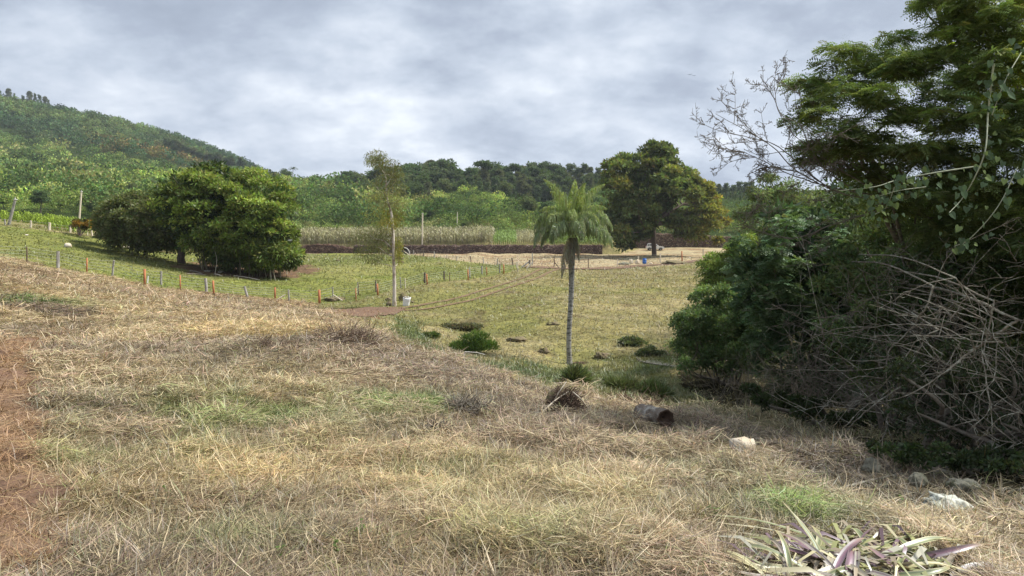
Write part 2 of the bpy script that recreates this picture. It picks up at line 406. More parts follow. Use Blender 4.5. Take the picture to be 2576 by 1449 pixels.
# ground
def groundmat():
    m, nt, out = newmat('ground')
    a = N_(nt, 'ShaderNodeAttribute', attribute_name='Col').outputs['Color']
    v = objvec(nt)
    n1 = noise(nt, 1.3, 9, .72, v); n2 = noise(nt, .22, 7, .65, v); n3 = noise(nt, 11, 8, .75, v)
    k1 = ramp(nt, n1, [(.3, (.55,) * 3), (.5, (1, 1, 1)), (.7, (1.45, 1.42, 1.3))])
    k2 = ramp(nt, n2, [(.35, (.8, .82, .8)), (.6, (1.12, 1.1, 1.02))])
    k3 = ramp(nt, n3, [(.3, (.5,) * 3), (.5, (1, 1, 1)), (.72, (1.6, 1.55, 1.4))])
    c = mixcol(nt, mixcol(nt, mixcol(nt, a, k1, 1.0, 'MULTIPLY'), k2, 1.0, 'MULTIPLY'), k3, 1.0, 'MULTIPLY')
    b = N_(nt, 'ShaderNodeBsdfPrincipled'); nt.links.new(c, b.inputs['Base Color'])
    b.inputs['Roughness'].default_value = 1; b.inputs['Specular IOR Level'].default_value = 0
    bp = N_(nt, 'ShaderNodeBump'); bp.inputs['Strength'].default_value = .8; bp.inputs['Distance'].default_value = .12
    nt.links.new(n1, bp.inputs['Height']); nt.links.new(bp.outputs[0], b.inputs['Normal'])
    nt.links.new(b.outputs[0], out.inputs[0]); return m
M['ground'] = groundmat()

# ------------------------------------------------------------------ ground zones (all in world coordinates)
fenceP = [(-300,585),(0,643),(140,673),(284,695),(365,717),(520,736),(693,751),(804,765),(900,757),(1000,728),(1075,714),(1180,703),(1268,688),(1335,671)]
fence_w = hits(fenceP)
back_w = hits([(1335,670),(1290,667),(1216,663),(1149,656),(1093,648),(1040,642),(957,639),(854,637),(735,637)])
past_poly = np.vstack([fence_w, back_w[1:], [[-60, 168]], hits([(450,640),(240,598),(120,582),(0,569)]), [[-110, 80], [-90, 40]]])
lot_poly = np.vstack([back_w, [[-55, 163.9], [26, 163.9], [34, 183], [60, 183.5]], hits([(1770,655),(1700,668),(1553,674),(1480,678),(1395,674),(1335,671)])])
near_poly = np.vstack([hits([(-300,600)]) * 0 + [[-90, 40]], fence_w[:8], hits([(830,785),(905,805),(930,825),(1010,860),(1100,893),(1200,925),(1350,965),(1500,997),(1650,1030),(1800,1050),(2000,1090),(2250,1160),(2576,1240)]), [[14, 4], [20, -5], [-90, -5]]])
gully_poly = hits([(1000,800),(1060,815),(1150,905),(1260,905),(1420,930),(1560,900),(1700,900),(1760,1000),(1650,1028),(1500,995),(1330,960),(1180,918),(1080,880),(960,830)])
litter_poly = hits([(440,668),(520,655),(700,655),(790,668),(800,680),(740,700),(640,700),(560,695),(480,690)])
bare_polys = [hits(p) for p in ([(815,783),(900,777),(1000,774),(1030,779),(985,790),(905,797),(835,793)],)]
path_poly = hits([(0,862),(60,850),(230,822),(120,850),(62,905),(95,960),(92,1100),(118,1240),(70,1330),(45,1449)])
path_poly = np.vstack([path_poly, [[-3.2, 1.5], [-6, 1.5]], hits([(-250,1250),(-250,950),(-180,870)])])
straw_poly = hits([(480,825),(620,815),(780,822),(900,835),(860,846),(640,850),(500,842)])
dark_poly = hits([(-60,735),(80,742),(180,765),(300,800),(180,800),(60,782),(-60,780)])
dgreen = hit(80, 757)[:2]
green_spots = [(hit(1000,1015)[:2], 1.1, .9), (hit(640,1050)[:2], 1.6, .6), (hit(1330,1345)[:2], .5, .35), (hit(2010,1290)[:2], .45, .9), (hit(450,1100)[:2], .9, .6), (hit(1800,1180)[:2], .5, .35), (hit(250,1150)[:2], .9, .45),(hit(1150,1180)[:2], .6, .3),(hit(560,1360)[:2], .5, .3)]
grey_spots = [(hit(860,850)[:2], 3.2, .9), (hit(1100,940)[:2], 2.6, .8), (hit(500,900)[:2], 3.0, .6), (hit(800,1080)[:2], 1.6, .8), (hit(1250,1010)[:2], 2.0, .8), (hit(300,1050)[:2], 1.8, .7), (hit(1750,1080)[:2], 2.2, .7), (hit(2100,1180)[:2], 1.6, .9),(hit(600,770)[:2], 4, .5)]
gold_spots = [(hit(650,1180)[:2], 1.0, .8), (hit(1050,1200)[:2], 1.3, .6), (hit(1400,1290)[:2], 1.0, .5), (hit(30,1270)[:2], .9, .9), (hit(1080,1390)[:2], .7, .8), (hit(850,1130)[:2], 1.2, .5),(hit(150,770)[:2], 4.5, .4)]

def spots(x, y, lst):
    t = np.zeros(np.shape(x))
    for (c, r, s) in lst: t = np.maximum(t, s * np.exp(-((x - c[0]) ** 2 + (y - c[1]) ** 2) / (r * r)))
    return t
def lerp(a, b, f): return a * (1 - f[..., None]) + np.asarray(b) * f[..., None]
def zones(x, y):
    """what grows where: plant colour, zone weights"""
    d = np.hypot(x, y); j = 0.5 + 0.02 * d
    jx = x + (fbm(x, y, 1.6, 51, 3) - .5) * 2.2 * np.minimum(j, 1.6); jy = y + (fbm(x, y, 1.6, 77, 3) - .5) * 2.6 * np.minimum(j, 2)
    past = inpoly(jx * .15 + x * .85, jy * .15 + y * .85, past_poly)
    lot = inpoly(jx * .4 + x * .6, jy * .4 + y * .6, lot_poly)
    near = inpoly(jx, jy, near_poly)
    gul = inpoly(jx, jy, gully_poly) & ~near
    lit = inpoly(jx, jy, litter_poly)
    bare = np.zeros(x.shape, bool)
    for p in bare_polys: bare |= inpoly(jx, jy, p)
    path = inpoly(x + (jx - x) * .25, y + (jy - y) * .25, path_poly)
    f1 = fbm(x, y, 2.2, 5, 4); f2 = fbm(x, y, 9, 21, 4); f3 = fbm(x, y, .55, 33, 3)
    fr = fbm(x * .35, y, 1.7, 61, 4)
    # field across the gully: mown olive with straw streaks
    c = lerp(np.broadcast_to(np.array([.245, .22, .105]), x.shape + (3,)), [.31, .27, .15], sstep(.47, .68, fr))
    c = lerp(c, [.205, .21, .075], sstep(.5, .72, f2) * .8)
    c = lerp(c, [.17, .13, .08], sstep(.64, .80, f1) * .6)
    far = y > 60
    cp = lerp(np.broadcast_to(np.array([.19, .205, .068]), x.shape + (3,)), [.25, .25, .095], sstep(.45, .7, f2))
    cp = lerp(cp, [.16, .20, .05], sstep(.58, .75, fr) * .7)
    c = np.where(past[..., None], cp, c)
    cl = lerp(np.broadcast_to(np.array([.40, .335, .225]), x.shape + (3,)), [.29, .20, .13], sstep(.5, .68, fr))
    c = np.where(lot[..., None], cl, c)
    cg = lerp(np.broadcast_to(np.array([.20, .20, .085]), x.shape + (3,)), [.14, .17, .065], sstep(.42, .62, f1))
    c = np.where(gul[..., None], cg, c)
    # near slope: cut hay, straw to grey-brown
    ch = lerp(np.broadcast_to(np.array([.52, .415, .265]), x.shape + (3,)), [.39, .305, .21], sstep(.42, .66, f1))
    ch = lerp(ch, [.52, .41, .22], sstep(.52, .7, f2) * .6)
    ch = lerp(ch, [.33, .30, .14], sstep(.55, .75, fbm(x, y, 3.1, 91, 3)) * .5)
    ch = lerp(ch, [.255, .205, .165], spots(x, y, grey_spots) * (.5 + .8 * f3).clip(0, 1))
    ch = lerp(ch, [.58, .44, .20], spots(x, y, gold_spots) * .6)
    ch = lerp(ch, [.20, .34, .06], spots(x, y, green_spots) * sstep(.3, .6, f3) * 1.0)
    fy = np.clip(y / 45, 0, 1) * sstep(20, 28, y)
    ch = lerp(ch, [.37, .26, .155], fy * .6 * sstep(.35, .6, fr))
    st = inpoly(jx, jy, straw_poly); ch = np.where(st[..., None], ch * .3 + .7 * np.array([.58, .44, .21]), ch)
    dk = inpoly(jx, jy, dark_poly); ch = np.where(dk[..., None], ch * .25 + .75 * np.array([.15, .11, .095]), ch)
    ch = lerp(ch, [.13, .22, .045], .9 * np.exp(-((x - dgreen[0]) / 2.2) ** 2 - ((y - dgreen[1]) / 1.0) ** 2))
    c = np.where(near[..., None], ch, c)
    c = np.where(lit[..., None], np.array([.17, .115, .08]) * (.7 + .6 * f3[..., None]), c)
    soil = bare | path
    c = np.where(soil[..., None], np.array([.17, .095, .06]) * (.7 + .7 * f3[..., None]), c)
    return c, near, gul, past, lot, lit, soil

forest_lo = hits([(0,330),(120,345),(230,372),(330,400),(450,425),(640,450)])
gc, near, gul, past, lot, lit, soil = zones(GX, GY)
away = (GY > 185) | (GX < -75) & (GY > 82) | (GX > 62)
wild = sstep(0, 1, away.astype(float))
gc = np.where(away[..., None] & ~past[..., None] & ~lot[..., None], np.array([.045, .065, .025]), gc)
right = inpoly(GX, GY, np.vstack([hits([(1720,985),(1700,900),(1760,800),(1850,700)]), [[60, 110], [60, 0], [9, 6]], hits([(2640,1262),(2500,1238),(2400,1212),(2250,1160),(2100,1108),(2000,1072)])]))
gc = np.where(right[..., None], np.array([.05, .045, .03]), gc)  # thicket's shade painted into the ground as a dark colour
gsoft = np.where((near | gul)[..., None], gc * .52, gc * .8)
ii = np.arange(NX - 1)[None]; jj = np.arange(NY - 1)[:, None]
gf = np.stack(np.broadcast_arrays(jj * NX + ii, jj * NX + ii + 1, (jj + 1) * NX + ii + 1, (jj + 1) * NX + ii), -1).reshape(-1, 4)
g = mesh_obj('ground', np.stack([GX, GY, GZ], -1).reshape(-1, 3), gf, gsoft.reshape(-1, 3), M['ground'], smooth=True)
tag(g, 'rolling farm ground of mown hay slopes, green pasture and wooded hillside', 'ground', kind='structure')

def patch(name, poly, step, lift, mat):
    lo, hi = poly.min(0), poly.max(0)
    X, Y = np.meshgrid(np.arange(lo[0], hi[0], step), np.arange(lo[1], hi[1], step))
    xx = X + (fbm(X, Y, step * 5, 13, 3) - .5) * step * 5; yy = Y + (fbm(X, Y, step * 5, 14, 3) - .5) * step * 5
    ins = inpoly(xx[:-1, :-1], yy[:-1, :-1], poly); h, w = X.shape
    i = np.arange(w - 1)[None]; j = np.arange(h - 1)[:, None]
    f = np.stack(np.broadcast_arrays(j * w + i, j * w + i + 1, (j + 1) * w + i + 1, (j + 1) * w + i), -1)[ins]
    Z = gz(X, Y) + lift + (fbm(X, Y, step * 3, 15, 2) - .5) * lift
    us, inv = np.unique(f, return_inverse=True)
    v = np.stack([X, Y, Z], -1).reshape(-1, 3)[us]
    return mesh_obj(name, v, inv.reshape(-1, 4), None, mat, smooth=True)
tag(patch('dirt_path', path_poly, .12, .02, M['soil']), 'red earth track along the left edge of the hay slope', 'path', kind='structure')
tag(patch('bare_soil', bare_polys[0], .35, .06, M['soil']), 'dark strip of bare red soil before the slender pale trunk', 'soil', kind='structure')
def rut(off, P_):
    w = hits(P_); w = smoothline(np.column_stack([w, np.zeros(len(w))]), 24)[:, :2]
    t = unit(np.gradient(w, axis=0)); nrm = np.column_stack([-t[:, 1], t[:, 0]])
    m = len(w); wd = .12 + .18 * fbm(np.arange(m) * .6, np.zeros(m) + off, 1, 4, 2)
    v = []
    for s in (-1, 0, 1):
        q = w + nrm * (off + s * wd)[:, None]
        v.append(np.column_stack([q, gz(q[:, 0], q[:, 1]) + .05 - .015 * (s == 0)]))
    return np.concatenate(v), m
acc = Acc()
for o_ in (-.8, .8):
    v, m = rut(o_, [(960,782),(1040,777),(1120,763),(1200,743),(1290,714),(1340,697),(1365,684),(1410,670)])
    for s in (0, 1):
        i = np.arange(m - 1); acc.add(v, np.stack([s * m + i, s * m + i + 1, (s + 1) * m + i + 1, (s + 1) * m + i], -1))
tag(acc.obj('wheel_track', surf('rut_soil', (.155, .105, .06), .95, .45, 3, bump=.6), smooth=True), 'pair of brown wheel ruts curving over the mown field to the gate', 'track', kind='structure')
acc = Acc()
w = smoothline(np.column_stack([hits([(1330,674),(1395,675),(1480,677),(1560,674),(1620,668),(1700,664),(1770,655)]), np.zeros(7)]), 20)
t = unit(np.gradient(w, axis=0)); nrm = np.column_stack([-t[:, 1], t[:, 0], t[:, 2] * 0]); m = len(w)
wd = 1.0 + 1.3 * fbm(np.arange(m) * .3, np.zeros(m), 1, 5, 3)
rows = [w + nrm * (s * wd)[:, None] for s in (-1, -.5, 0, .5, 1)]
v = np.concatenate(rows); v[:, 2] = gz(v[:, 0], v[:, 1]) + .09
for s in range(4):
    i = np.arange(m - 1); acc.add(v, np.stack([s * m + i, s * m + i + 1, (s + 1) * m + i + 1, (s + 1) * m + i], -1))
tag(acc.obj('dirt_road', M['soil'], smooth=True), 'red earth strip along the foot of the far right fence', 'road', kind='structure')

# ------------------------------------------------------------------ grass, straw and hay
KEEPOUT = [(*hit(px, py)[:2], kr) for px, py, kr in ((1640,1066,.42),(1608,1056,.55),(1590,1050,.3),(1665,1080,.3),(1876,1132,.36),(1850,1134,.3),(1900,1136,.3),(1420,1025,.38),(1390,1030,.3),(1455,1028,.3),(1555,1022,.3),(2392,1290,.2),(2350,1286,.14),(2430,1296,.14),(2196,1192,.16),(2312,1228,.16),(2170,1420,.45),(2300,1430,.3),(2040,1430,.3),(1021,770,.5),(992,771,.4))]
def blades(name, N, d0, d1, label, cat, mode, seed):
    r = np.random.default_rng(seed)
    th = (r.random(N) * 2 - 1) * math.radians(50); d = np.exp(r.random(N) * math.log(d1 / d0)) * d0
    x = d * np.sin(th); y = d * np.cos(th)
    tuft = r.random(N) < (.12 if mode == 'hay' else .06)          # part of the stems stand in rooted tufts
    cs = (.30 if mode == 'hay' else .5) * np.maximum(1, d / 7.0) ** .8
    lv = np.exp2(np.round(np.log2(cs))); gi, gj = np.floor(x / lv), np.floor(y / lv)
    tx = (gi + .15 + .7 * _hash(gi, gj, 5)) * lv; ty = (gj + .15 + .7 * _hash(gi, gj, 6)) * lv
    tuft &= _hash(gi, gj, 7) < .6
    ox, oy = x - tx, y - ty
    x = np.where(tuft, tx + ox * .22, x); y = np.where(tuft, ty + oy * .22, y)
    c, near, gul, past, lot, lit, soil = zones(x, y)
    thick = inpoly(x, y, np.vstack([hits([(1720,985),(1700,900),(1760,800),(1850,700)]), [[60, 110], [60, 0], [9, 6]], hits([(2640,1262),(2500,1238),(2400,1212),(2250,1160),(2100,1108),(2000,1072)])]))
    away = (y > 162) | ((x < -60) & ~past & (y > 60))
    keep = np.ones(N, bool)
    for (kx, ky, kr) in KEEPOUT: keep &= np.hypot(x - kx, (y - ky) * .8) > kr
    keep &= ~(soil & (r.random(N) > np.where(d < 16, .6, .3))) & ~(lit & (r.random(N) > .12)) & ~(thick & (r.random(N) > .15)) & ~away & ~(lot & (r.random(N) > .4))
    if mode == 'hay': keep &= (near | (d < 14)) & (r.random(N) < .55 + .9 * fbm(x, y, .7, 131, 3) ** 1.2)
    else: keep &= ~near & (d >= 10)
    rutd = polydist(x, y, hits([(1010,778),(1120,763),(1200,743),(1290,714),(1340,697),(1410,670)]), False)
    keep &= ~((np.abs(rutd - .8) < .3) & (r.random(N) < .8))
    x, y, d, c, gul, past, lot, soil, tuft, ox, oy = [q[keep] for q in (x, y, d, c, gul, past, lot, soil, tuft, ox, oy)]
    N = len(x)
    hm = sstep(.35, .7, fbm(x, y, .8, 101, 3))                      # hummocks of piled stalks
    if mode == 'hay':
        s = np.maximum(1, d / 5.0) ** .40
        L = (.05 + .18 * r.random(N) ** 1.6) * s
        lng = r.random(N) < .10; L[lng] *= 1.7
        W = (.0024 + .0028 * r.random(N)) * np.maximum(1, d / 4.5) ** .9
        stand = r.random(N) < np.interp(d, [3, 12, 25], [.13, .15, .08])
        inc = np.where(stand, np.radians(25 + 45 * r.random(N)), np.radians(-9 + 26 * r.random(N)))
        inc = np.where(tuft, np.radians(12 + 38 * r.random(N)), inc)
        L = np.where(stand, L * .62, L)
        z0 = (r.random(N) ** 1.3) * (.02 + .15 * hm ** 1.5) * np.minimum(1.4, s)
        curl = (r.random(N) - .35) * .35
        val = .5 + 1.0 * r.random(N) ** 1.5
        val *= .55 + .55 * np.clip(z0 / .10, 0, 1)                   # lower stalks coloured darker, painting in the shadowed gaps
        c = c * val[:, None] * (1 + .07 * r.normal(size=(N, 3)))
        pale = r.random(N) < .16; c[pale] = c[pale] * .3 + .7 * np.array([.66, .54, .34])
        grn = r.random(N) < .045; c[grn] = c[grn] * .4 + .6 * np.array([.20, .27, .06])
        brn = r.random(N) < .12; c[brn] *= np.array([.5, .42, .36])
        az = 14 * fbm(x, y, .9, 111, 3) + r.normal(size=N) * .75 + math.pi * (r.random(N) < .5)
    else:
        s = np.maximum(1, d / 14.0) ** .62
        L = (.08 + .11 * r.random(N)) * s * np.where(gul, 1.2, 1) * np.where(past, .7, .8)
        W = (.010 + .010 * r.random(N)) * np.maximum(1, d / 14.0) ** .9
        stand = r.random(N) < np.where(gul, .5, .13)
        inc = np.where(stand, np.radians(25 + 50 * r.random(N)), np.radians(-5 + 25 * r.random(N)))
        z0 = r.random(N) * .05 * hm; curl = (r.random(N) - .2) * .4
        c = c * (.80 + .36 * r.random(N) ** 1.2)[:, None] * (1 + .06 * r.normal(size=(N, 3)))
        az = r.random(N) * 2 * math.pi
    az = np.where(tuft, np.arctan2(oy, ox) + r.normal(size=N) * .5, az)
    c = np.where(soil[:, None], c * .4 + .6 * np.array([.42, .27, .14]) * (.6 + .8 * r.random((N, 1))), c)
    dirh = np.stack([np.cos(az), np.sin(az), 0 * az], -1)
    p0 = np.stack([x, y, gz(x, y) + z0 - .01], -1)
    dv = dirh * np.cos(inc)[:, None]; dv[:, 2] = np.sin(inc)
    up = np.array([0, 0, 1.0])
    p1 = p0 + dv * (L * .5)[:, None] + up * (curl * L * .22)[:, None]
    kink = unit(dv + r.normal(size=(N, 3)) * .22 - up * (.35 * np.abs(curl))[:, None])
    p2 = p1 + kink * (L * .5)[:, None]
    p2[:, 2] = np.maximum(p2[:, 2], gz(p2[:, 0], p2[:, 1]) + .003)
    side = unit(np.stack([-np.sin(az), np.cos(az), (r.random(N) - .5) * 1.2], -1)) * W[:, None] * .5
    v = np.stack([p0 - side * .8, p0 + side * .8, p1 - side, p1 + side, p2 - side * .25, p2 + side * .25], 1).reshape(-1, 3)
    k = np.arange(N)[:, None] * 6
    f = np.stack([k + 0, k + 1, k + 3, k + 2, k + 2, k + 3, k + 5, k + 4], -1).reshape(-1, 4)
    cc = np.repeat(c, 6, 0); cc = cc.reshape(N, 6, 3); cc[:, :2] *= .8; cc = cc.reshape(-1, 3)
    o = mesh_obj(name, v, f, cc, M['grass'])
    return tag(o, label, cat, kind='stuff')
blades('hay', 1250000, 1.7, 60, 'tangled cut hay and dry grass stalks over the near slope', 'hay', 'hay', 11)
blades('grass', 420000, 10, 160, 'short mown grass over the field and the pasture beyond the fence', 'grass', 'field', 12)

# ------------------------------------------------------------------ sky and sun
SUN_EL, SUN_AZ = math.radians(52), math.radians(78)      # azimuth from +Y (ahead) towards +X (right)
w = bpy.data.worlds.new('World'); sc.world = w; w.use_nodes = True; nt = w.node_tree; nt.nodes.clear()
wo = nt.nodes.new('ShaderNodeOutputWorld')
sky = N_(nt, 'ShaderNodeTexSky', sky_type='NISHITA', sun_disc=False); sky.sun_elevation = SUN_EL; sky.sun_rotation = SUN_AZ
sky.air_density = 1.2; sky.dust_density = 1.5
b1 = N_(nt, 'ShaderNodeBackground'); nt.links.new(sky.outputs[0], b1.inputs[0]); b1.inputs[1].default_value = .15
tc = N_(nt, 'ShaderNodeTexCoord'); sx = N_(nt, 'ShaderNodeSeparateXYZ'); nt.links.new(tc.outputs['Generated'], sx.inputs[0])
def math_(op, a, b=None, clamp=False):
    q = N_(nt, 'ShaderNodeMath', operation=op); q.use_clamp = clamp
    for k, v in enumerate((a, b)):
        if v is None: continue
        if hasattr(v, 'links'): nt.links.new(v, q.inputs[k])
        else: q.inputs[k].default_value = v
    return q.outputs[0]
den = math_('ADD', math_('MAXIMUM', sx.outputs[2], 0.0), .42)
cx = N_(nt, 'ShaderNodeCombineXYZ'); nt.links.new(math_('DIVIDE', sx.outputs[0], den), cx.inputs[0]); nt.links.new(math_('DIVIDE', sx.outputs[1], den), cx.inputs[1])
cx.inputs[2].default_value = 3.7
n1 = noise(nt, 1.55, 9, .56, cx.outputs[0], .05)         # cloud body
mp = N_(nt, 'ShaderNodeMapping'); mp.inputs['Location'].default_value = (4.1, 1.3, 2); nt.links.new(cx.outputs[0], mp.inputs[0])
n2 = noise(nt, .75, 3, .45, mp.outputs[0], .1)            # large shadowed banks
mp2 = N_(nt, 'ShaderNodeMapping'); mp2.inputs['Location'].default_value = (9.3, 5.2, 7); nt.links.new(cx.outputs[0], mp2.inputs[0])
n3 = noise(nt, .8, 6, .55, mp2.outputs[0], .2)           # gaps
mp3 = N_(nt, 'ShaderNodeMapping'); mp3.inputs['Location'].default_value = (2.3, 7.2, 1); mp3.inputs['Scale'].default_value = (1, 1.4, 1); nt.links.new(cx.outputs[0], mp3.inputs[0])
n4 = noise(nt, 5.0, 9, .58, mp3.outputs[0], .15)
tot = math_('ADD', math_('ADD', math_('MULTIPLY', n1, .60), math_('MULTIPLY', n2, .20)), math_('MULTIPLY', n4, .20))
cc = ramp(nt, tot, [(.38, (.20, .235, .295)), (.455, (.26, .30, .37)), (.50, (.34, .385, .455)), (.55, (.45, .49, .55)), (.61, (.63, .66, .69))])
b2 = N_(nt, 'ShaderNodeBackground'); nt.links.new(cc, b2.inputs[0]); b2.inputs[1].default_value = 1.0
gap = ramp(nt, n3, [(.28, (.45, .45, .45)), (.38, (1, 1, 1))])
ms = N_(nt, 'ShaderNodeMixShader'); nt.links.new(gap, ms.inputs[0]); nt.links.new(b1.outputs[0], ms.inputs[1]); nt.links.new(b2.outputs[0], ms.inputs[2])
nt.links.new(ms.outputs[0], wo.inputs[0])
sl = bpy.data.lights.new('sun', 'SUN'); so = bpy.data.objects.new('sun', sl); COL.objects.link(so)
sl.energy = 4.2; sl.angle = math.radians(14); sl.color = (1, .95, .86)
sd = Vector((math.sin(SUN_AZ) * math.cos(SUN_EL), math.cos(SUN_AZ) * math.cos(SUN_EL), math.sin(SUN_EL)))
so.rotation_euler = (-sd).to_track_quat('-Z', 'Y').to_euler(); so.location = (30, -10, 60)
sc.view_settings.view_transform = 'Standard'; sc.view_settings.look = 'None'; sc.view_settings.exposure = 0.8; sc.view_settings.gamma = 1
sc.cycles.max_bounces = 5; sc.cycles.diffuse_bounces = 3; sc.cycles.transmission_bounces = 3; sc.cycles.transparent_max_bounces = 6
sc.cycles.use_denoising = True

# ------------------------------------------------------------------ far hillside
def field_crowns(name, xy, size, col, tall, nq, lf, label, cat, seed, cvar=.2):
    """a wood too far and too thick to count: crowns of leaf clumps standing on the hill"""
    r = np.random.default_rng(seed); n = len(xy); acc = Acc()
    x, y = xy[:, 0], xy[:, 1]; R = np.stack([size, size, size * tall], -1)
    C = np.stack([x, y, gz(x, y) + R[:, 2] * .75], -1)
    crown(acc, C, R, nq, 1, 1, col, r, .28, cvar, low=.12, outward=.5, drop=0)
    v = np.concatenate(acc.v).reshape(-1, 4, 3); idx = np.repeat(np.arange(n), nq)
    v = v[:, :1] + (v - v[:, :1]) * (lf * size[idx])[:, None, None]
    o = mesh_obj(name, v.reshape(-1, 3), np.concatenate(acc.f), np.concatenate(acc.c), M['farleaf'])
    return tag(o, label, cat, kind='stuff')
def scatter(n, x0, x1, y0, y1, r): return np.stack([x0 + (x1 - x0) * r.random(n), y0 + (y1 - y0) * r.random(n)], -1)
r = np.random.default_rng(21)
q = scatter(10500, -720, 20, 190, 860, r)
bound = np.vstack([hits([(-250,330),(0,330),(120,345),(230,372),(330,402),(450,425),(640,455),(840,470)]), [[0, 1100], [-900, 1100]]])
jx = (fbm(q[:, 0], q[:, 1], 40, 3, 3) - .5) * 60
up_ = inpoly(q[:, 0] + jx, q[:, 1] + jx, bound)
qa = q[up_]; qa = qa[(fbm(qa[:, 0], qa[:, 1], 60, 8, 3) > .32)]
ca = lerp(np.broadcast_to(np.array([.045, .075, .038]), (len(qa), 3)), [.085, .115, .045], sstep(.45, .7, fbm(qa[:, 0], qa[:, 1], 50, 5, 3)))
brown = np.exp(-((qa[:, 0] - at(400, 395, 560)[0]) / 70) ** 2 - ((qa[:, 1] - 560) / 90) ** 2)
ca = lerp(ca, [.15, .10, .04], brown * (r.random(len(qa)) < .4) * .8)
field_crowns('hill_forest', qa, 3.2 + 3.2 * r.random(len(qa)) ** 1.5, ca * 1.8, 1.05, 95, .235, 'dark blue-green forest covering the upper hillside on the left', 'forest', 31, .36)
qb = q[~up_ & (q[:, 1] < 560)]
qb = np.vstack([qb, scatter(7000, -330, -30, 150, 430, r)])
qb = qb[~inpoly(qb[:, 0], qb[:, 1], bound) & ((qb[:, 0] < -75) | (qb[:, 1] > 215)) & (np.abs(qb[:, 0] / qb[:, 1]) < 1.1)]
f_ = fbm(qb[:, 0], qb[:, 1], 38, 6, 4); g_ = fbm(qb[:, 0], qb[:, 1], 16, 7, 3)
cb = lerp(np.broadcast_to(np.array([.155, .19, .068]), (len(qb), 3)), [.25, .285, .09], sstep(.45, .65, f_))
cb = lerp(cb, [.055, .085, .04], sstep(.46, .62, g_) * .85)
cb = lerp(cb, [.30, .27, .13], (fbm(qb[:, 0], qb[:, 1], 24, 17, 3) > .68) * .5)
sz_ = (1.1 + 3.4 * r.random(len(qb)) ** 3) * (1 + .5 * sstep(.5, .66, g_)); nr_ = np.hypot(qb[:, 0], qb[:, 1]) < 300
cb = cb * np.array([1.5, 1.6, 1.4])
field_crowns('hill_shrubs', qb[~nr_], sz_[~nr_], cb[~nr_], .85, 95, .21, 'bright green regrowth of shrubs and young trees over the middle of the hillside', 'shrubs', 32, .34)
field_crowns('hill_shrubs', qb[nr_], sz_[nr_], cb[nr_] * .92, .85, 210, .125, 'green leafy scrub along the foot of the left hillside behind the pasture', 'shrubs', 36, .32)
# shrub slope in the middle
qc = scatter(6500, -95, 130, 196, 335, r)
f_ = fbm(qc[:, 0], qc[:, 1], 20, 61, 4)
cc_ = lerp(np.broadcast_to(np.array([.135, .185, .065]), (len(qc), 3)), [.21, .265, .085], sstep(.45, .65, f_))
cc_ = lerp(cc_, [.065, .11, .05], sstep(.52, .68, fbm(qc[:, 0], qc[:, 1], 11, 67, 3)) * .85)
cc_ = lerp(cc_, [.26, .25, .12], ((qc[:, 1] < 208) & (r.random(len(qc)) < .5)) * .6)
field_crowns('shrub_slope', qc, 1.0 + 1.3 * r.random(len(qc)) ** 2, cc_ * 1.08, .85, 120, .18, 'leafy green scrub covering the slope between the maize and the wood', 'scrub', 33, .3)
qd = scatter(900, -330, -60, 330, 520, r); qd = qd[(qd[:, 0] / qd[:, 1] > -.35) & (qd[:, 0] / qd[:, 1] < -.2)]
field_crowns('thin_scrub', qd, .8 + 1.2 * r.random(len(qd)), np.array([.15, .20, .07]), .7, 24, .45, 'pale green thin scrub on the saddle below the lone palm', 'scrub', 34)

def strip_plants(name, xy, h, col, r, nleaf, label, cat, lw=.09, spread=.5, tassel=True, mat='grass'):
    """stalks with arching leaf blades (maize, cane)"""
    n = len(xy); z = gz(xy[:, 0], xy[:, 1]); base = np.column_stack([xy, z]); acc = Acc()
    top = base + np.column_stack([r.normal(size=(n, 2)) * .12, h])
    sw = np.array([.045, .02, 0])
    v = np.stack([base - sw, base + sw, top + sw * .5, top - sw * .5], 1)
    acc.add(v.reshape(-1, 3), np.arange(n * 4).reshape(n, 4), np.repeat(col * .8, 4, 0))
    for k in range(nleaf):
        t = (.25 + .75 * (k + r.random(n)) / nleaf)[:, None]; p = base * (1 - t) + top * t
        az = r.random(n) * 2 * math.pi; d = np.stack([np.cos(az), np.sin(az), 0 * az], -1)
        L = (.45 + .5 * r.random(n))[:, None] * (h[:, None] / 2.4)
        a = p + d * L * spread * .6 + [0, 0, .35] * L; b = p + d * L * spread * 1.5 - [0, 0, .15] * L * r.random((n, 1)) * 3
        s = np.stack([-np.sin(az), np.cos(az), 0 * az + .3], -1) * lw * .5
        v = np.stack([p - s * .5, p + s * .5, a + s, a - s, a - s, a + s, b + s * .15, b - s * .15], 1)
        acc.add(v.reshape(-1, 3), np.arange(n * 8).reshape(-1, 4), np.repeat(np.clip(col * (.6 + .8 * r.random((n, 1))), 0, 1), 8, 0))
    o = acc.obj(name, M[mat]); return tag(o, label, cat, kind='stuff')
def rowfield(x0, x1, y0, rows, dx, dy, r):
    X = np.arange(x0, x1, dx); p = np.array([(x + r.normal() * .06, y0 + k * dy + r.normal() * .1) for k in range(rows) for x in X]); return p
r = np.random.default_rng(22)
xa, xb, xc = at(728, 600, 168)[0], at(1236, 600, 168)[0], at(1420, 600, 168)[0]
q = rowfield(xa, xb, 167.2, 22, .34, .95, r)
mc = lerp(np.broadcast_to(np.array([.42, .39, .21]), (len(q), 3)), [.26, .265, .11], (r.random(len(q)) < .45).astype(float))
mc = lerp(mc, [.16, .12, .075], (r.random(len(q)) < .2).astype(float) * .8)
strip_plants('maize_field', q, 2.3 + .75 * r.random(len(q)) + .5 * fbm(q[:, 0], q[:, 1], 6, 2, 2), mc, r, 7, 'dry tan and olive maize standing in rows behind the low stone wall', 'maize', .12)
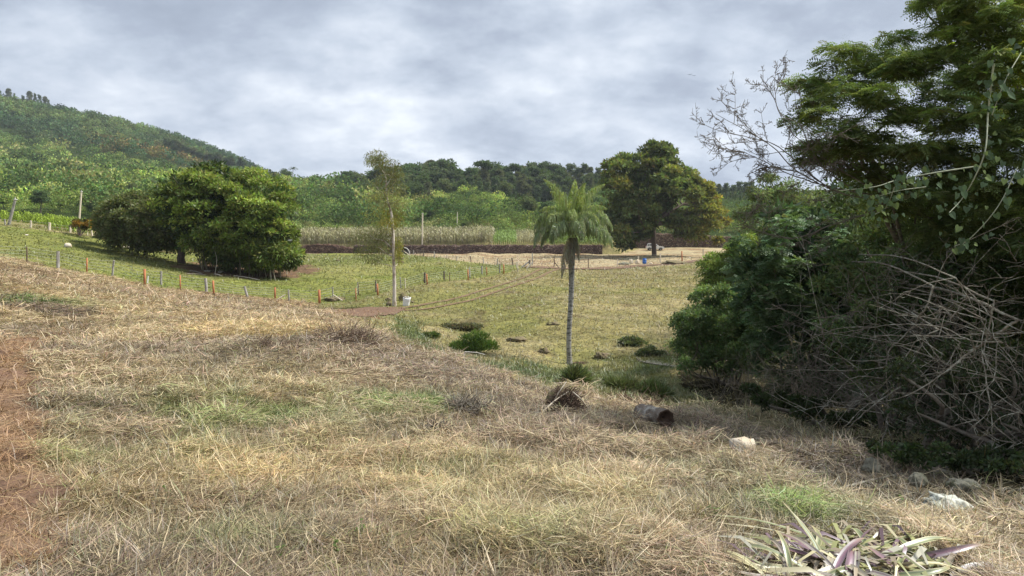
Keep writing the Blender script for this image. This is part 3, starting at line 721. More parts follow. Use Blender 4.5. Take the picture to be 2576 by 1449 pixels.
q = rowfield(xb, xc + 12, 167.2, 22, .5, 1.3, r)
cane = np.where(((q[:, 0] > xb + .5) & (q[:, 0] < at(1300, 600, 168)[0]) | (q[:, 0] > at(1372, 600, 168)[0]))[:, None], [[.20, .30, .055]], [[.33, .31, .16]]) * (.8 + .5 * r.random((len(q), 1)))
strip_plants('green_cane', q, np.where(q[:, 1] < 172, 1.9, 1.5) + .7 * r.random(len(q)), cane, r, 7, 'patch of bright green and tan cane beside the maize', 'cane', .12, .6)
for k in range(1):
    pts = np.vstack([hit(px, py)[:2][None] + r.normal(size=(n_, 2)) * s_ for px, py, n_, s_ in ((75, 560, 90, 2.2), (110, 565, 70, 2.0), (135, 568, 90, 1.6), (20, 557, 50, 2.0), (150, 572, 60, 1.2), (155, 580, 50, 1.2))])
    pts[:, 1] += 2; strip_plants('fence_grass', pts, .7 + .8 * r.random(len(pts)), np.broadcast_to(np.array([.27, .36, .06]), (len(pts), 3)) * (.7 + .6 * r.random((len(pts), 1))), r, 7, 'tall bright yellow-green grass clumps behind the white posts on the left', 'tall grass', .12, .6, mat='leaf')

# ------------------------------------------------------------------ ridge wood: individual trees
def proto_tree(name, h, w, shape, col, r, trunkcol, nclump, nq, lf, group):
    t = thing(name, (0, 0, 0), 'tree', 'tree', group); ta = Acc(); ca = Acc()
    K = nclump; u = unit(r.normal(size=(K, 3))); rad = r.random(K) ** .5
    if shape == 'round': C = u * rad[:, None] * [w * .36, w * .36, h * .26] + [0, 0, h * .66]; R = np.full((K, 3), w * .19)
    elif shape == 'umbrella': C = u * rad[:, None] * [w * .42, w * .42, h * .09] + [0, 0, h * .86]; R = np.tile([w * .17, w * .17, w * .08], (K, 1))
    else:
        tt = r.random(K); C = np.stack([u[:, 0] * w * .42 * (1.15 - tt * .75), u[:, 1] * w * .42 * (1.15 - tt * .75), h * (.30 + .66 * tt)], -1); R = np.full((K, 3), w * .19)
    R = R * (.7 + .6 * r.random((K, 1))) * [1, 1, .8]
    top = np.array([r.normal() * .3, r.normal() * .3, h * .8])
    pts = limb(ta, (0, 0, -.6), top, w * .035 + .05, .05, r, .03, 5, 5, trunkcol)
    for k in range(min(K, 9)): limb(ta, pts[int(len(pts) * (.45 + .4 * r.random()))], C[k], .07, .03, r, .06, 4, 3, trunkcol)
    crown(ca, C, R, nq, lf, lf * .6, col, r, .3, .2, low=.3)
    ta.obj('trunk', M['ridgebark'], t); ca.obj('crown', M['farleaf'], t); return t
M['ridgebark'] = surf('slender_bark', (1, 1, 1), .9, .25, 5, bump=0, attr=True)
r = np.random.default_rng(23)
GRP = 'trees of the wood on the ridge'
pale = (.34, .31, .27); dk = (.10, .085, .07)
protos = {
 'round': [proto_tree('broadleaf_tree', 13, 9.5, 'round', np.array(c_), r, dk, 38, 120, .65, GRP) for c_ in ((.095, .14, .07), (.115, .16, .074), (.135, .165, .08))],
 'tall': [proto_tree('slender_tree', 15, 7.0, 'tall', np.array(c_), r, pale, 40, 100, .6, GRP) for c_ in ((.12, .155, .09), (.105, .145, .082), (.145, .16, .095))],
 'umbrella': [proto_tree('umbrella_tree', 15, 12, 'umbrella', np.array((.09, .13, .06)), r, dk, 26, 70, .8, GRP)],
}
LAB = {'round': 'dense dark round-crowned tree in the wood on the ridge', 'tall': 'slender pale-trunked tree in the dense wood on the ridge', 'umbrella': 'flat umbrella-topped tree rising over the ridge wood'}
used = {}
def place(kind, k, x, y, s, label=None):
    p = protos[kind][k % len(protos[kind])]; loc = (x, y, ground(x, y) - .2); key = (kind, k % len(protos[kind]))
    sc_ = (s * (.9 + .2 * r.random()), s * (.9 + .2 * r.random()), s)
    if key not in used:
        used[key] = 1; p.location = loc; p.scale = sc_; p.rotation_euler.z = r.random() * 6; o = p
    else: o = dup(p, loc, r.random() * 6.28, sc_)
    o['label'] = label or LAB[kind]; return o
# skyline profile (bearing, crown top) of the wood, and rows of trees stepping down to the scrub
prof = [(838,470),(850,448),(872,432),(892,425),(905,440),(925,432),(950,425),(985,418),(1020,413),(1055,410),(1090,408),(1120,404),(1145,425),(1170,428),(1195,420),(1240,408),(1290,412),(1340,410),(1400,413),(1460,416),(1520,424),(1600,430),(1700,432),(1790,462),(1825,456),(1850,460),(1900,470)]
pxs = np.array([p_[0] for p_ in prof]); pys = np.array([p_[1] for p_ in prof])
for row, (Y, dpx, dx_) in enumerate(((352, 0, 17), (337, 16, 19), (323, 32, 20), (311, 50, 21))):
    px = 842 + row * 5.0
    while px < (1540 if row else 1900):
        top = np.interp(px, pxs, pys) + dpx + r.normal() * 5; yy = Y + r.normal() * 4
        p_ = down(px, yy); zt = at(px, top, yy)[2]; h = np.clip(zt - p_[2], 6.5, 24)
        kind = 'round' if (px < 1075 and r.random() < .8) or (1130 < px < 1190 and r.random() < .3) else ('tall' if r.random() < .85 else 'round')
        place(kind, int(r.integers(3)), p_[0], p_[1], h / (13 * .96 if kind == 'round' else 15 * 1.0))
        px += dx_ * (.75 + .5 * r.random())
p_ = down(1215, 330); place('umbrella', 0, p_[0], p_[1], (at(1215, 402, 330)[2] - p_[2]) / 15)
p_ = down(1118, 345); place('tall', 1, p_[0], p_[1], (at(1118, 400, 345)[2] - p_[2]) / 15, 'narrow spiky tree standing above its neighbours on the ridge left of the umbrella-topped tree')
q = scatter(900, -75, 170, 318, 420, r); q = q[(q[:, 0] > -72 + (q[:, 1] - 318) * -.1)]
field_crowns('ridge_undergrowth', q, 2.2 + 1.5 * r.random(len(q)), np.array([.075, .105, .055]), .9, 60, .3, 'dark undergrowth between the trunks of the ridge wood', 'undergrowth', 35)
# trees standing apart in the scrub and on the hill
def lone(kind, k, px, py_top, Y, label, cat='tree', grp=None, wide=1.0):
    p_ = down(px, Y); s = (at(px, py_top, Y)[2] - p_[2]) / (13 if kind == 'round' else 15)
    o = place(kind, k, p_[0], p_[1], s, label); o.scale.x *= wide; o.scale.y *= wide
    if 'group' in o: del o['group']
    if grp: o['group'] = grp
    return o
lone('round', 0, 1110, 490, 236, 'dark rounded tree alone in the scrub just right of the pale pole')
lone('round', 1, 1080, 520, 222, 'small bushy dark tree rising behind the pale pole')
lone('tall', 0, 868, 478, 300, 'slim grey-green tree at the left foot of the ridge wood')
lone('tall', 2, 850, 540, 222, 'thin sparse tree in the scrub left of the peeling eucalyptus')
lone('tall', 1, 900, 500, 290, 'leafy young tree in front of the left end of the ridge wood')
lone('round', 2, 1330, 490, 230, 'grey-green bushy tree behind the left fronds of the palm')
lone('round', 0, 1375, 500, 226, 'dark bushy tree half hidden by the palm fronds')
lone('round', 0, 112, 470, 150, 'dark round tree at the foot of the green hillside on the left')
lone('round', 1, 240, 505, 158, 'dark spreading tree behind the second pale pole')
lone('round', 0, 20, 488, 160, 'dark tree at the far left edge behind the leaning pole')
lone('round', 2, 165, 498, 165, 'mid-green tree between the two poles on the left')
lone('round', 2, 340, 455, 230, 'leafy tree above the low dark tree beside the bamboo')
lone('round', 1, 400, 432, 330, 'dark tree in a clump above the left side of the bamboo')
lone('round', 0, 130, 432, 420, 'dark tree halfway up the bright green hillside')
# crest trees on the mountain, each standing alone against the sky
GC = 'trees along the mountain crest'
for i, (px, top) in enumerate(((8, 218), (24, 232), (48, 229), (62, 240), (82, 246), (100, 236), (112, 240), (123, 244), (136, 248), (145, 256))):
    lone('tall', i, px, top - 6, 742, 'ragged thin tree standing against the sky on the mountain crest', grp=GC, wide=.42 + .2 * (i % 3))
GH = 'trees along the far right shoulder of the hill'
for i, px in enumerate(np.linspace(440, 645, 19)):
    top = np.interp(px, [440, 520, 545, 600, 620, 645], [348, 384, 388, 398, 402, 432])
    lone('tall', i, px + r.normal() * 3, top - 3 + r.normal() * 3, 590, 'small tree in the even plantation line down the right shoulder of the hill', grp=GH)
for i, (px, top) in enumerate(((660, 434), (690, 442), (770, 447), (793, 446), (818, 446), (826, 452))):
    lone('tall', i, px, top, 470, 'tiny wispy tree on the low saddle between hill and wood', grp='trees on the saddle')

# ------------------------------------------------------------------ bamboo clump and its neighbours
r = np.random.default_rng(41)
Yb = 68.0
b0 = down(610, Yb)
t = thing('bamboo_clump', b0, 'huge leafy bamboo clump with bright feathery sprays spreading over the green pasture', 'bamboo')
ca = Acc(); ta = Acc()
outl = [(395,470),(440,440),(490,420),(530,402),(560,425),(600,432),(640,425),(690,450),(725,475),(735,520),(728,560),(742,600),(748,650),(720,668),(680,655),(640,668),(590,660),(545,640),(500,640),(470,640),(440,600),(415,570),(390,520)]
C, R = poly_clumps(outl, Yb, 5.5, 180, (20, 40), r, .25, .50)
C[:, 2] = np.maximum(C[:, 2], gz(C[:, 0], C[:, 1]) + .5)
fl = at(600, 520, Yb)
mixf = np.clip(.15 + .85 * r.random(len(C)) ** 1.5, 0, 1)
crown(ca, C, R, 430, .36, .15, (.135, .185, .05), r, .42, .26, low=.2, outward=.7, drop=.15, col2=(.27, .33, .085), mixf=mixf)
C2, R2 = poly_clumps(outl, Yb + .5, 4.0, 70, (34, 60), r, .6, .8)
crown(ca, C2, R2, 260, .5, .2, (.045, .07, .022), r, .3, .2)  # inner sprays coloured dark to stand in for shaded gaps
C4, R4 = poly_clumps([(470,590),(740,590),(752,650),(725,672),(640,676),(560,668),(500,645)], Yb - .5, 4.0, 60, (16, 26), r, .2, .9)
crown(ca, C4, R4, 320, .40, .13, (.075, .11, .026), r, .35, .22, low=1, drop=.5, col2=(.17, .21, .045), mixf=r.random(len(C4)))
for k in range(44):
    a0 = r.random() * 6.28; rr = r.random() ** .5 * 3.4; x, y = b0[0] + .3 + math.cos(a0) * rr * 1.25, Yb - 1 + math.sin(a0) * rr * .8
    z = ground(x, y) - .1; lean = np.array([math.cos(a0) * (1 + rr), math.sin(a0) * (1 + rr) * .6 - .6, 0]) * (.3 + .7 * r.random()); h = 4 + 5 * r.random()
    p = smoothline([(x, y, z), (x + lean[0] * .25, y + lean[1] * .25, z + h * .4), (x + lean[0] * .6, y + lean[1] * .6, z + h * .75), (x + lean[0] * 1.5, y + lean[1] * 1.5, z + h)], 4)
    tube(ta, p, .045, .02, 4, np.array([.20, .18, .11]) * (.5 + .7 * r.random()))
for (x0, y0, x1, y1) in ((623, 640, 660, 686), (745 - 75, 625, 693, 706), (640, 645, 655, 690), (650, 640, 670, 699), (537, 655, 541, 690), (700, 660, 706, 700), (685, 660, 682, 705), (712, 640, 722, 690), (610, 640, 600, 685)):
    e = hit(x1, y1); s = at(x0, y0 - 35, e[1] + 1.0); tube(ta, smoothline([e, e * .5 + s * .5 + r.normal(size=3) * .1, s], 4), .04, .025, 4, (.38, .35, .26))
M['culm'] = surf('bamboo_culm', (1, 1, 1), .7, .25, 4, bump=0, attr=True)
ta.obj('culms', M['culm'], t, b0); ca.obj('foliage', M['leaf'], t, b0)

b1_ = down(462, 71)
t = thing('spreading_tree', b1_, 'low dark tree with broad spreading crown and leaning trunk beside the bamboo', 'tree')
ca = Acc(); ta = Acc()
C, R = poly_clumps([(238,560),(262,520),(310,497),(360,490),(415,500),(450,540),(470,600),(440,632),(400,640),(360,632),(310,624),(262,606)], 73, 4.5, 150, (15, 27), r, .12, .75)
crown(ca, C, R, 360, .30, .14, (.14, .165, .065), r, .38, .2, low=.3, col2=(.145, .15, .06), mixf=r.random(len(C)) * .7)
p = limb(ta, b1_ - [0, 0, .3], at(452, 610, 70.5), .42, .3, r, .03, 8, 5)
for k in range(8): limb(ta, p[-2 - int(r.integers(3))], C[int(r.integers(len(C)))], .13, .04, r, .04, 5, 5)
for (x, y0) in ((365, 615), (372, 612), (350, 610)):
    e = down(x, 74); limb(ta, e - [0, 0, .2], at(x + 3, y0 - 25, 74), .09, .07, r, .03, 5, 4)
ta.obj('trunk', M['bark'], t, b1_); ca.obj('crown', M['leaf'], t, b1_)

b_ = down(208, 78); t = thing('small_tree', b_, 'small flat bush with orange-tinged leaves at the last white fence posts', 'tree'); ca = Acc(); ta = Acc()
C, R = poly_clumps([(175,560),(190,550),(225,550),(255,562),(255,575),(225,580),(180,576)], 78, 1.2, 16, (7, 11), r, .5, .6)
crown(ca, C, R, 110, .26, .14, (.10, .10, .03), r, .35, .25, col2=(.30, .17, .03), mixf=(r.random(len(C)) < .45) * .8)
for k in range(5): limb(ta, b_ - [0, 0, .1], C[k], .07, .03, r, .06, 4, 4)
ta.obj('trunk', M['bark'], t, b_); ca.obj('crown', M['leaf'], t, b_)

# ------------------------------------------------------------------ big broad tree by the far wall
Yt = 150.0; b_ = down(1645, Yt)
t = thing('shade_tree', b_, 'huge broad shade tree with yellowing right side standing in front of the white car', 'tree'); ca = Acc(); ta = Acc()
outl = [(1518,470),(1522,410),(1545,378),(1572,385),(1590,405),(1612,375),(1645,357),(1685,362),(1708,395),(1722,425),(1760,440),(1795,470),(1808,500),(1830,530),(1832,585),(1815,612),(1770,615),(1725,600),(1690,605),(1665,590),(1640,590),(1615,612),(1580,632),(1545,640),(1522,600),(1512,540)]
C, R = poly_clumps(outl, Yt, 12, 210, (12, 27), r, .3, .62)
mx = np.clip((C[:, 0] - at(1700, 500, Yt)[0]) / 11.0, 0, 1) * (.5 + .6 * r.random(len(C))); mx = np.maximum(mx, (r.random(len(C)) < .10) * .25)
crown(ca, C, R, 330, .75, .40, (.135, .168, .058), r, .38, .26, low=.15, col2=(.36, .31, .07), mixf=np.clip(mx, 0, 1))
p = limb(ta, b_ - [0, 0, .5], at(1642, 560, Yt), .55, .5, r, .015, 10, 6)
for (x, y, rr) in ((1655, 470, .45), (1715, 565, .5), (1600, 500, .45), (1690, 520, .4), (1570, 460, .3), (1640, 410, .25), (1760, 540, .3), (1590, 590, .35), (1740, 480, .25)):
    q = limb(ta, p[-2], at(x, y, Yt + r.normal() * 3), rr * 1.3, rr * .4, r, .06, 7, 5, sag=.03)
    for k in range(4): limb(ta, q[len(q) // 2 + int(r.integers(3))], C[int(np.argmin(np.linalg.norm(C - q[-1] + r.normal(size=3) * 3, axis=1)))], .2, .06, r, .08, 5, 4)
ta.obj('trunk', M['bark'], t, b_); ca.obj('crown', M['leaf'], t, b_)

# ------------------------------------------------------------------ palm
Yp = hit(1433, 916)[1]; b_ = hit(1433, 916)
t = thing('palm_tree', b_, 'tall feathery palm with grey mottled trunk alone on the mown field', 'palm tree'); ta = Acc()
top = at(1441, 598, Yp)
pts = smoothline([b_ - [0, 0, .15], at(1431, 850, Yp), at(1437, 740, Yp + .1), at(1438, 660, Yp), top], 10)
rad = np.interp(np.linspace(0, 1, len(pts)), [0, .03, .08, .3, .6, .8, 1], [.17, .155, .125, .12, .13, .155, .13])
rad = rad * (1 + .035 * np.sin(np.arange(len(pts)) * 2.4))
tube(ta, pts, 0, 0, 12, radii=rad); trunk = ta.obj('trunk', M['palmtrunk'], t, b_, smooth=True)
ra = Acc(); rp = hit(1447, 917)
for k in range(5): tube(ra, smoothline([b_ + [.1, 0, .05], b_ + [.35 + .1 * k, -.1 + .1 * r.normal(), .06 + .05 * r.random()], b_ + [.7 + .1 * k, -.2 + .2 * r.normal(), -.02]], 4), .03, .01, 4)
ra.obj('root', M['root'], trunk, (0, 0, 0)) if False else ra.obj('root', M['root'], t, b_)
def frond(el, az, L, col, dead, sweep=1.0):
    acc = Acc(); m = 26; d = np.array([math.sin(az), math.cos(az), 0.]); p = top.copy() + [0, 0, .25] + d * .08; e = math.radians(el); pts = [p]
    for k in range(m):
        e = math.radians(el - (sweep * ((k + 1) / m) ** 1.45)); p = p + (d * math.cos(e) + np.array([0, 0, math.sin(e)])) * L / m; pts.append(p)
    pts = np.array(pts); tube(acc, pts, .035, .008, 4, np.asarray(col) * .9)
    tg = unit(np.gradient(pts, axis=0)); sd_ = np.array([math.cos(az), -math.sin(az), 0]); n_ = 84
    for s in (-1, 1):
        for row in (0, 1):
            tt = np.linspace(.14, 1, n_) ; i = tt * m; i0 = np.clip(i.astype(int), 0, m - 1); q = pts[i0] + (pts[i0 + 1] - pts[i0]) * (i - i0)[:, None]; g_ = tg[i0]
            ll = .70 * np.sin(np.pi * np.clip(tt, 0, 1) ** .7 * .86 + .36) * (.8 + .4 * r.random(n_)) * (.75 if dead else 1) * L / 2.7
            out = unit(g_ * .45 + s * sd_ * (.95 if row else .6) + np.array([0, 0, .35 if row else -.1]) + r.normal(size=(n_, 3)) * .32)
            a = q + out * ll[:, None] * .4; b = a + (out * .35 - np.array([0, 0, 1.0])) * ll[:, None] * .55; e_ = b - np.array([0, 0, 1]) * ll[:, None] * .25 + r.normal(size=(n_, 3)) * .03
            wv = unit(np.cross(out, r.normal(size=(n_, 3)))) * .012
            v = np.stack([q - wv * .6, q + wv * .6, a + wv, a - wv, a - wv, a + wv, b + wv * .8, b - wv * .8, b - wv * .8, b + wv * .8, e_ + wv * .1, e_ - wv * .1], 1)
            c = np.asarray(col) * (.7 + .6 * r.random((n_, 1))) * (1 + .08 * r.normal(size=(n_, 3)))
            acc.add(v.reshape(-1, 3), np.arange(n_ * 12).reshape(-1, 4), np.repeat(np.clip(c, .005, 1), 12, 0))
    return acc.obj('frond', M['palmleaf'], t, b_)
fr_ = [(89, 10, 2.8, 50), (87, 250, 2.9, 62), (86, 80, 2.8, 66), (87, 170, 2.6, 60), (84, 320, 2.7, 75), (82, 110, 2.8, 110), (82, 285, 2.8, 115), (80, 40, 2.7, 130), (80, 200, 2.7, 140), (78, 88, 3.0, 150), (76, 268, 3.0, 150), (74, 140, 2.9, 155), (72, 235, 2.9, 155), (66, 95, 3.1, 152), (64, 275, 3.1, 152), (60, 165, 2.9, 150), (52, 75, 3.0, 142), (50, 285, 3.0, 142), (40, 120, 2.8, 130), (38, 235, 2.8, 130), (26, 90, 2.4, 116), (24, 262, 2.4, 116), (44, 20, 2.7, 135), (46, 185, 3.1, 136), (42, 150, 3.1, 132), (40, 215, 3.1, 132), (30, 110, 3.0, 120), (30, 250, 3.0, 120)]
for i, (el, az, L, dr) in enumerate(fr_):
    y_ = max(0, (el - 55) / 35); frond(el, math.radians(az + r.normal() * 6), L * (1.02 if dr < 90 else .80), np.array([.25, .30, .155]) * (1 - y_) + np.array([.30, .36, .10]) * y_, False, dr)
for (el, az, L) in ((-72, 250, 2.2), (-78, 205, 1.9), (-76, 100, 1.4)):
    o = frond(el, math.radians(az), L, (.42, .38, .31), True, 12); o['label'] = 'dead grey frond hanging down the trunk'

# ------------------------------------------------------------------ slender peeling eucalyptus
b_ = hit(992, 770); Ye = b_[1]
t = thing('eucalyptus_tree', b_, 'slender eucalyptus with white peeling trunk and thin drooping crown at the fence', 'tree'); ta = Acc(); ca = Acc()
pp = [(992,772),(992,710),(990.5,653),(988,571),(984,535),(974,500),(970,447),(961,428),(950,412)]
pts = smoothline([at(x, y, Ye) for x, y in pp], 6)
rad = np.interp(np.linspace(0, 1, len(pts)), [0, .04, .25, .5, .75, 1], [.18, .14, .115, .085, .05, .02])
tube(ta, pts, 0, 0, 10, radii=rad)
for (x0, y0, x1, y1, r0) in ((989,645,945,622,.06),(983,621,926,588,.06),(990,672,948,660,.035),(991,672,1004,655,.03),(972,500,948,470,.04),(970,470,990,430,.05),(985,470,996,448,.03),(966,440,1000,432,.03),(987,600,960,560,.03),(978,515,1005,500,.03),(975,510,955,500,.03),(985,545,975,575,.02)):
    limb(ta, at(x0, y0, Ye), at(x1, y1, Ye + r.normal() * .8), r0, .012, r, .05, 5, 4)
cl = [(948,398,22,16,170),(962,408,16,12,90),(935,406,14,10,70),(985,425,22,20,150),(1000,440,15,16,80),(968,450,24,16,110),(945,470,20,14,50),(1000,475,20,18,90),(975,490,26,16,120),(1000,512,20,18,110),(955,505,26,16,90),(985,540,26,20,170),(975,562,22,14,120),(998,556,16,14,80),(945,540,26,18,50),(930,580,28,20,90),(905,600,24,16,55),(955,600,26,16,90),(940,625,30,16,150),(915,635,22,12,70),(965,625,20,14,90),(1000,620,12,20,120),(1003,645,8,14,60),(945,655,26,8,70),(965,590,18,14,60)]
C = []; R = []; nn = []
for (x, y, rx, ry, n_) in cl:
    yy = Ye + r.normal() * .7; C.append(at(x, y, yy)); k = yy / 1717 * 1.4; R.append((rx * k, rx * k * .9, ry * k)); nn.append(int(n_ * 4.6))
yel = np.array([1.0 if 530 < y < 570 or (x > 995 and y > 610) else .25 for (x, y, _, _, _) in cl])
crown(ca, np.array(C), np.array(R), np.array(nn), .22, .038, (.17, .185, .10), r, .35, .2, low=.8, outward=.2, drop=.75, col2=(.27, .25, .05), mixf=yel * .8)
ta.obj('trunk', M['palebark'], t, b_); ca.obj('crown', M['leaf'], t, b_)

# ------------------------------------------------------------------ far lone palm on the saddle
b_ = down(738, 440); t = thing('distant_palm', b_, 'tiny lone palm standing tall against the sky on the saddle', 'palm tree'); ta = Acc(); ca = Acc()
tp = at(738, 424, 440); tube(ta, np.linspace(b_ - [0, 0, 1], tp, 6), .28, .2, 6)
for k in range(11):
    az = k * .571 + .2; d = np.array([math.cos(az), math.sin(az), 0]); el = .9 - .5 * (k % 3)
    p = smoothline([tp, tp + d * 1.3 + [0, 0, 1.2 * el], tp + d * 2.5 + [0, 0, .8 * el - .5], tp + d * 3.2 + [0, 0, -.6 + el * .3]], 4)
    s = np.array([-d[1], d[0], 0]) * .32; m = len(p); i = np.arange(m - 1); w_ = np.interp(np.arange(m), [0, 2, m - 1], [.3, 1, .2])[:, None]
    ca.add(np.concatenate([p - s * w_ - [0, 0, .2], p, p + s * w_ - [0, 0, .2]]), np.concatenate([np.stack([i, i + 1, m + i + 1, m + i], -1), np.stack([m + i, m + i + 1, 2 * m + i + 1, 2 * m + i], -1)]), (.07, .09, .05))
ta.obj('trunk', M['greywood'], t, b_); ca.obj('fronds', M['farleaf'], t, b_)
lone('round', 1, 725, 424, 445, 'tiny faint rounded tree beside the distant lone palm')

# ------------------------------------------------------------------ thicket on the right
r = np.random.default_rng(51)
def pinnate(acc, C, R, n, L, col, r, pairs=5, lw=.028, flat=.35, low=.4, var=.3, cvar=.2, col2=None, mixf=None, vert=.15):
    """compound leaves in layered sprays"""
    K = len(C); n = np.broadcast_to(n, K).astype(int); idx = np.repeat(np.arange(K), n); N = len(idx)
    u = unit(r.normal(size=(N, 3))); fl = (u[:, 2] < 0) & (r.random(N) > low); u[fl, 2] *= -1
    p = C[idx] + u * R[idx] * (r.random(N) ** .42)[:, None]
    ax = u * [.8, .8, .25] + r.normal(size=(N, 3)) * [.5, .5, vert]; ax[:, 2] -= .12; ax = unit(ax)
    up = unit(np.array([0, 0, 1.]) + r.normal(size=(N, 3)) * .35); sd_ = unit(np.cross(ax, up))
    LL = L * (.6 + .7 * r.random(N)); base = np.broadcast_to(np.asarray(col, float), (K, 3))
    if col2 is not None: base = base * (1 - mixf[:, None]) + np.asarray(col2) * mixf[:, None]
    cb = base * (1 + cvar * r.normal(size=(K, 1)).clip(-1.5, 1.5)); c = cb[idx] * (1 + var * (r.random((N, 1)) * 2 - 1)) * (1 + .08 * r.normal(size=(N, 3)))
    c = np.clip(c, .003, 1)
    for k in range(pairs):
        f = (k + .6) / pairs; ll = LL * .34 * math.sin(math.pi * (.22 + .68 * f)); q = p + ax * (LL * f)[:, None] - np.array([0, 0, 1]) * (LL * .22 * f * f)[:, None]
        for s in (-1, 1):
            d = unit(ax * .55 + sd_ * s + r.normal(size=(N, 3)) * .12 - np.array([0, 0, .12])); a = q + d * ll[:, None] * .5; e = q + d * ll[:, None]
            wv = unit(np.cross(d, up)) * (lw * .5 * LL / L)[:, None]
            acc.add(np.stack([q, a + wv, e, a - wv], 1).reshape(-1, 3), np.arange(N * 4).reshape(N, 4), np.repeat(c, 4, 0))
def bush(name, label, outl, Y, depth, K, rP, basepx, n, L, W, col, mat='leaf', stem=8, kind='leaf', col2=None, mix=.5, cat='bush', flat=.75, core=True, **kw):
    b_ = down(*basepx); t = thing(name, b_, label, cat); ca = Acc(); ta = Acc()
    C, R = poly_clumps(outl, Y, depth, K, rP, r, .6, flat); C[:, 2] = np.maximum(C[:, 2], gz(C[:, 0], C[:, 1]) + .15)
    mf = np.clip(r.random(len(C)) * mix * 2, 0, 1) if col2 is not None else None
    if kind == 'leaf': crown(ca, C, R, n, L, W, col, r, .35, .2, col2=col2, mixf=mf, **kw)
    else: pinnate(ca, C, R, n, L, col, r, lw=W, col2=col2, mixf=mf, **kw)
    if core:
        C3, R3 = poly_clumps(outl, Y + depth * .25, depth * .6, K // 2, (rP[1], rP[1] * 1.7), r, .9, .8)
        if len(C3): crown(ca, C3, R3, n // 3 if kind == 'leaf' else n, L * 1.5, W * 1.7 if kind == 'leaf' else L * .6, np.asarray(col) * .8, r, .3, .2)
    for k in range(stem): limb(ta, b_ + r.normal(size=3) * [.3, .3, 0] - [0, 0, .1], C[int(r.integers(len(C)))], .05, .015, r, .08, 5, 4)
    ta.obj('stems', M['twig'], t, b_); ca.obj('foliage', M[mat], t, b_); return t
bush('shrub', 'pale grey-green drooping shrub at the top of the thicket beyond the bare twigs', [(1845,560),(1850,500),(1880,455),(1920,432),(1970,440),(2040,460),(2100,480),(2100,600),(2000,640),(1860,640)], 36, 4, 60, (16, 32), (1960, 36), 260, .17, .05, (.125, .16, .075), stem=10, drop=.45, col2=(.19, .225, .11))
bush('shrub', 'light green low shrub where the thicket meets the far corner of the field', [(1740,700),(1765,655),(1800,620),(1850,580),(1900,590),(1900,700),(1850,760),(1760,740)], 31, 3, 45, (14, 28), (1830, 31), 260, .13, .055, (.11, .155, .05), stem=8, col2=(.18, .235, .065))
bush('bush', 'rounded dark green bush bulging into the field left of the thicket', [(1668,860),(1690,800),(1715,760),(1760,720),(1830,700),(1910,720),(1960,800),(1960,900),(1920,960),(1850,960),(1780,940),(1720,945),(1700,900)], 25, 3.2, 85, (16, 34), (1850, 25), 380, .11, .05, (.11, .165, .078), stem=12, col2=(.18, .245, .10), mix=.4)
bush('bush', 'tall blackish-green glossy bush behind the bare branches in the middle of the thicket', [(1830,690),(1850,600),(1900,540),(1990,500),(2100,500),(2220,540),(2280,640),(2290,800),(2270,960),(2180,1010),(2060,1030),(1950,1000),(1890,930),(1850,800)], 20, 3.0, 150, (18, 40), (2080, 20), 130, .22, .05, (.095, .15, .075), 'glossleaf', 14, 'pinnate', pairs=4, col2=(.15, .215, .10), mix=.4)
bush('shrub', 'leafy twiggy shrub filling the gap under the feathery tree behind the creepers', [(2040,440),(2150,430),(2300,440),(2700,430),(2700,760),(2300,740),(2150,640),(2060,540)], 15, 2.0, 110, (24, 52), (2350, 15), 170, .12, .04, (.085, .12, .055), stem=12, col2=(.13, .165, .075), mix=.5)
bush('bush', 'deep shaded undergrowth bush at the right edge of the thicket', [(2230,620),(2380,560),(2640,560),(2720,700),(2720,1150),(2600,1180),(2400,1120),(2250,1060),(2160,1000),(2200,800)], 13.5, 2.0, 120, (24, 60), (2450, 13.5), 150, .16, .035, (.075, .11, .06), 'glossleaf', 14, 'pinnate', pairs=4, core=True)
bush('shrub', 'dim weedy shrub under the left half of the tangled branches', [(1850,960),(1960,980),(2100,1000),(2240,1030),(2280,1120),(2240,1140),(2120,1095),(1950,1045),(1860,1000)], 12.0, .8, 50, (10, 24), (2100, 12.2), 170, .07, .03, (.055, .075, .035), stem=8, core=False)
bush('shrub', 'shaded weedy shrub at the right end of the thicket foot by the lichen rock', [(2230,900),(2400,840),(2720,840),(2720,1265),(2520,1225),(2380,1185),(2230,1130)], 8.6, .8, 80, (18, 40), (2480, 8.7), 120, .06, .024, (.04, .056, .03), stem=14, core=False, col2=(.07, .09, .045), mix=.35)  # leaf colour darkened to paint the shade of the recess
bush('shrub', 'leafy dark shrub glimpsed through the middle of the bare branch tangle', [(2040,640),(2200,600),(2420,600),(2560,660),(2560,900),(2400,980),(2200,1000),(2060,940)], 10.9, .9, 100, (20, 46), (2300, 11), 170, .10, .035, (.085, .125, .06), stem=8, core=False, col2=(.14, .185, .08), mix=.4)

bush('shrub', 'low dark weeds creeping out at the lower right foot of the thicket', [(2130,1085),(2300,1110),(2720,1140),(2720,1275),(2480,1246),(2330,1205),(2200,1150)], 7.5, .6, 80, (9, 24), (2480, 7.6), 100, .055, .026, (.045, .065, .03), stem=14, core=False, col2=(.075, .10, .045), mix=.35)  # shade under the overhang is put into the dark leaf colour
bush('bush', 'dense leafy bush continuing the thicket past the right edge of the view, added to shade its foot', [(2640,250),(3100,200),(3200,800),(3150,1350),(2720,1290),(2640,900)], 8.6, 1.8, 110, (40, 80), (2900, 8.6), 150, .10, .045, (.07, .105, .045), stem=10, core=True)  # stands out of view, added to cast shade on the thicket foot

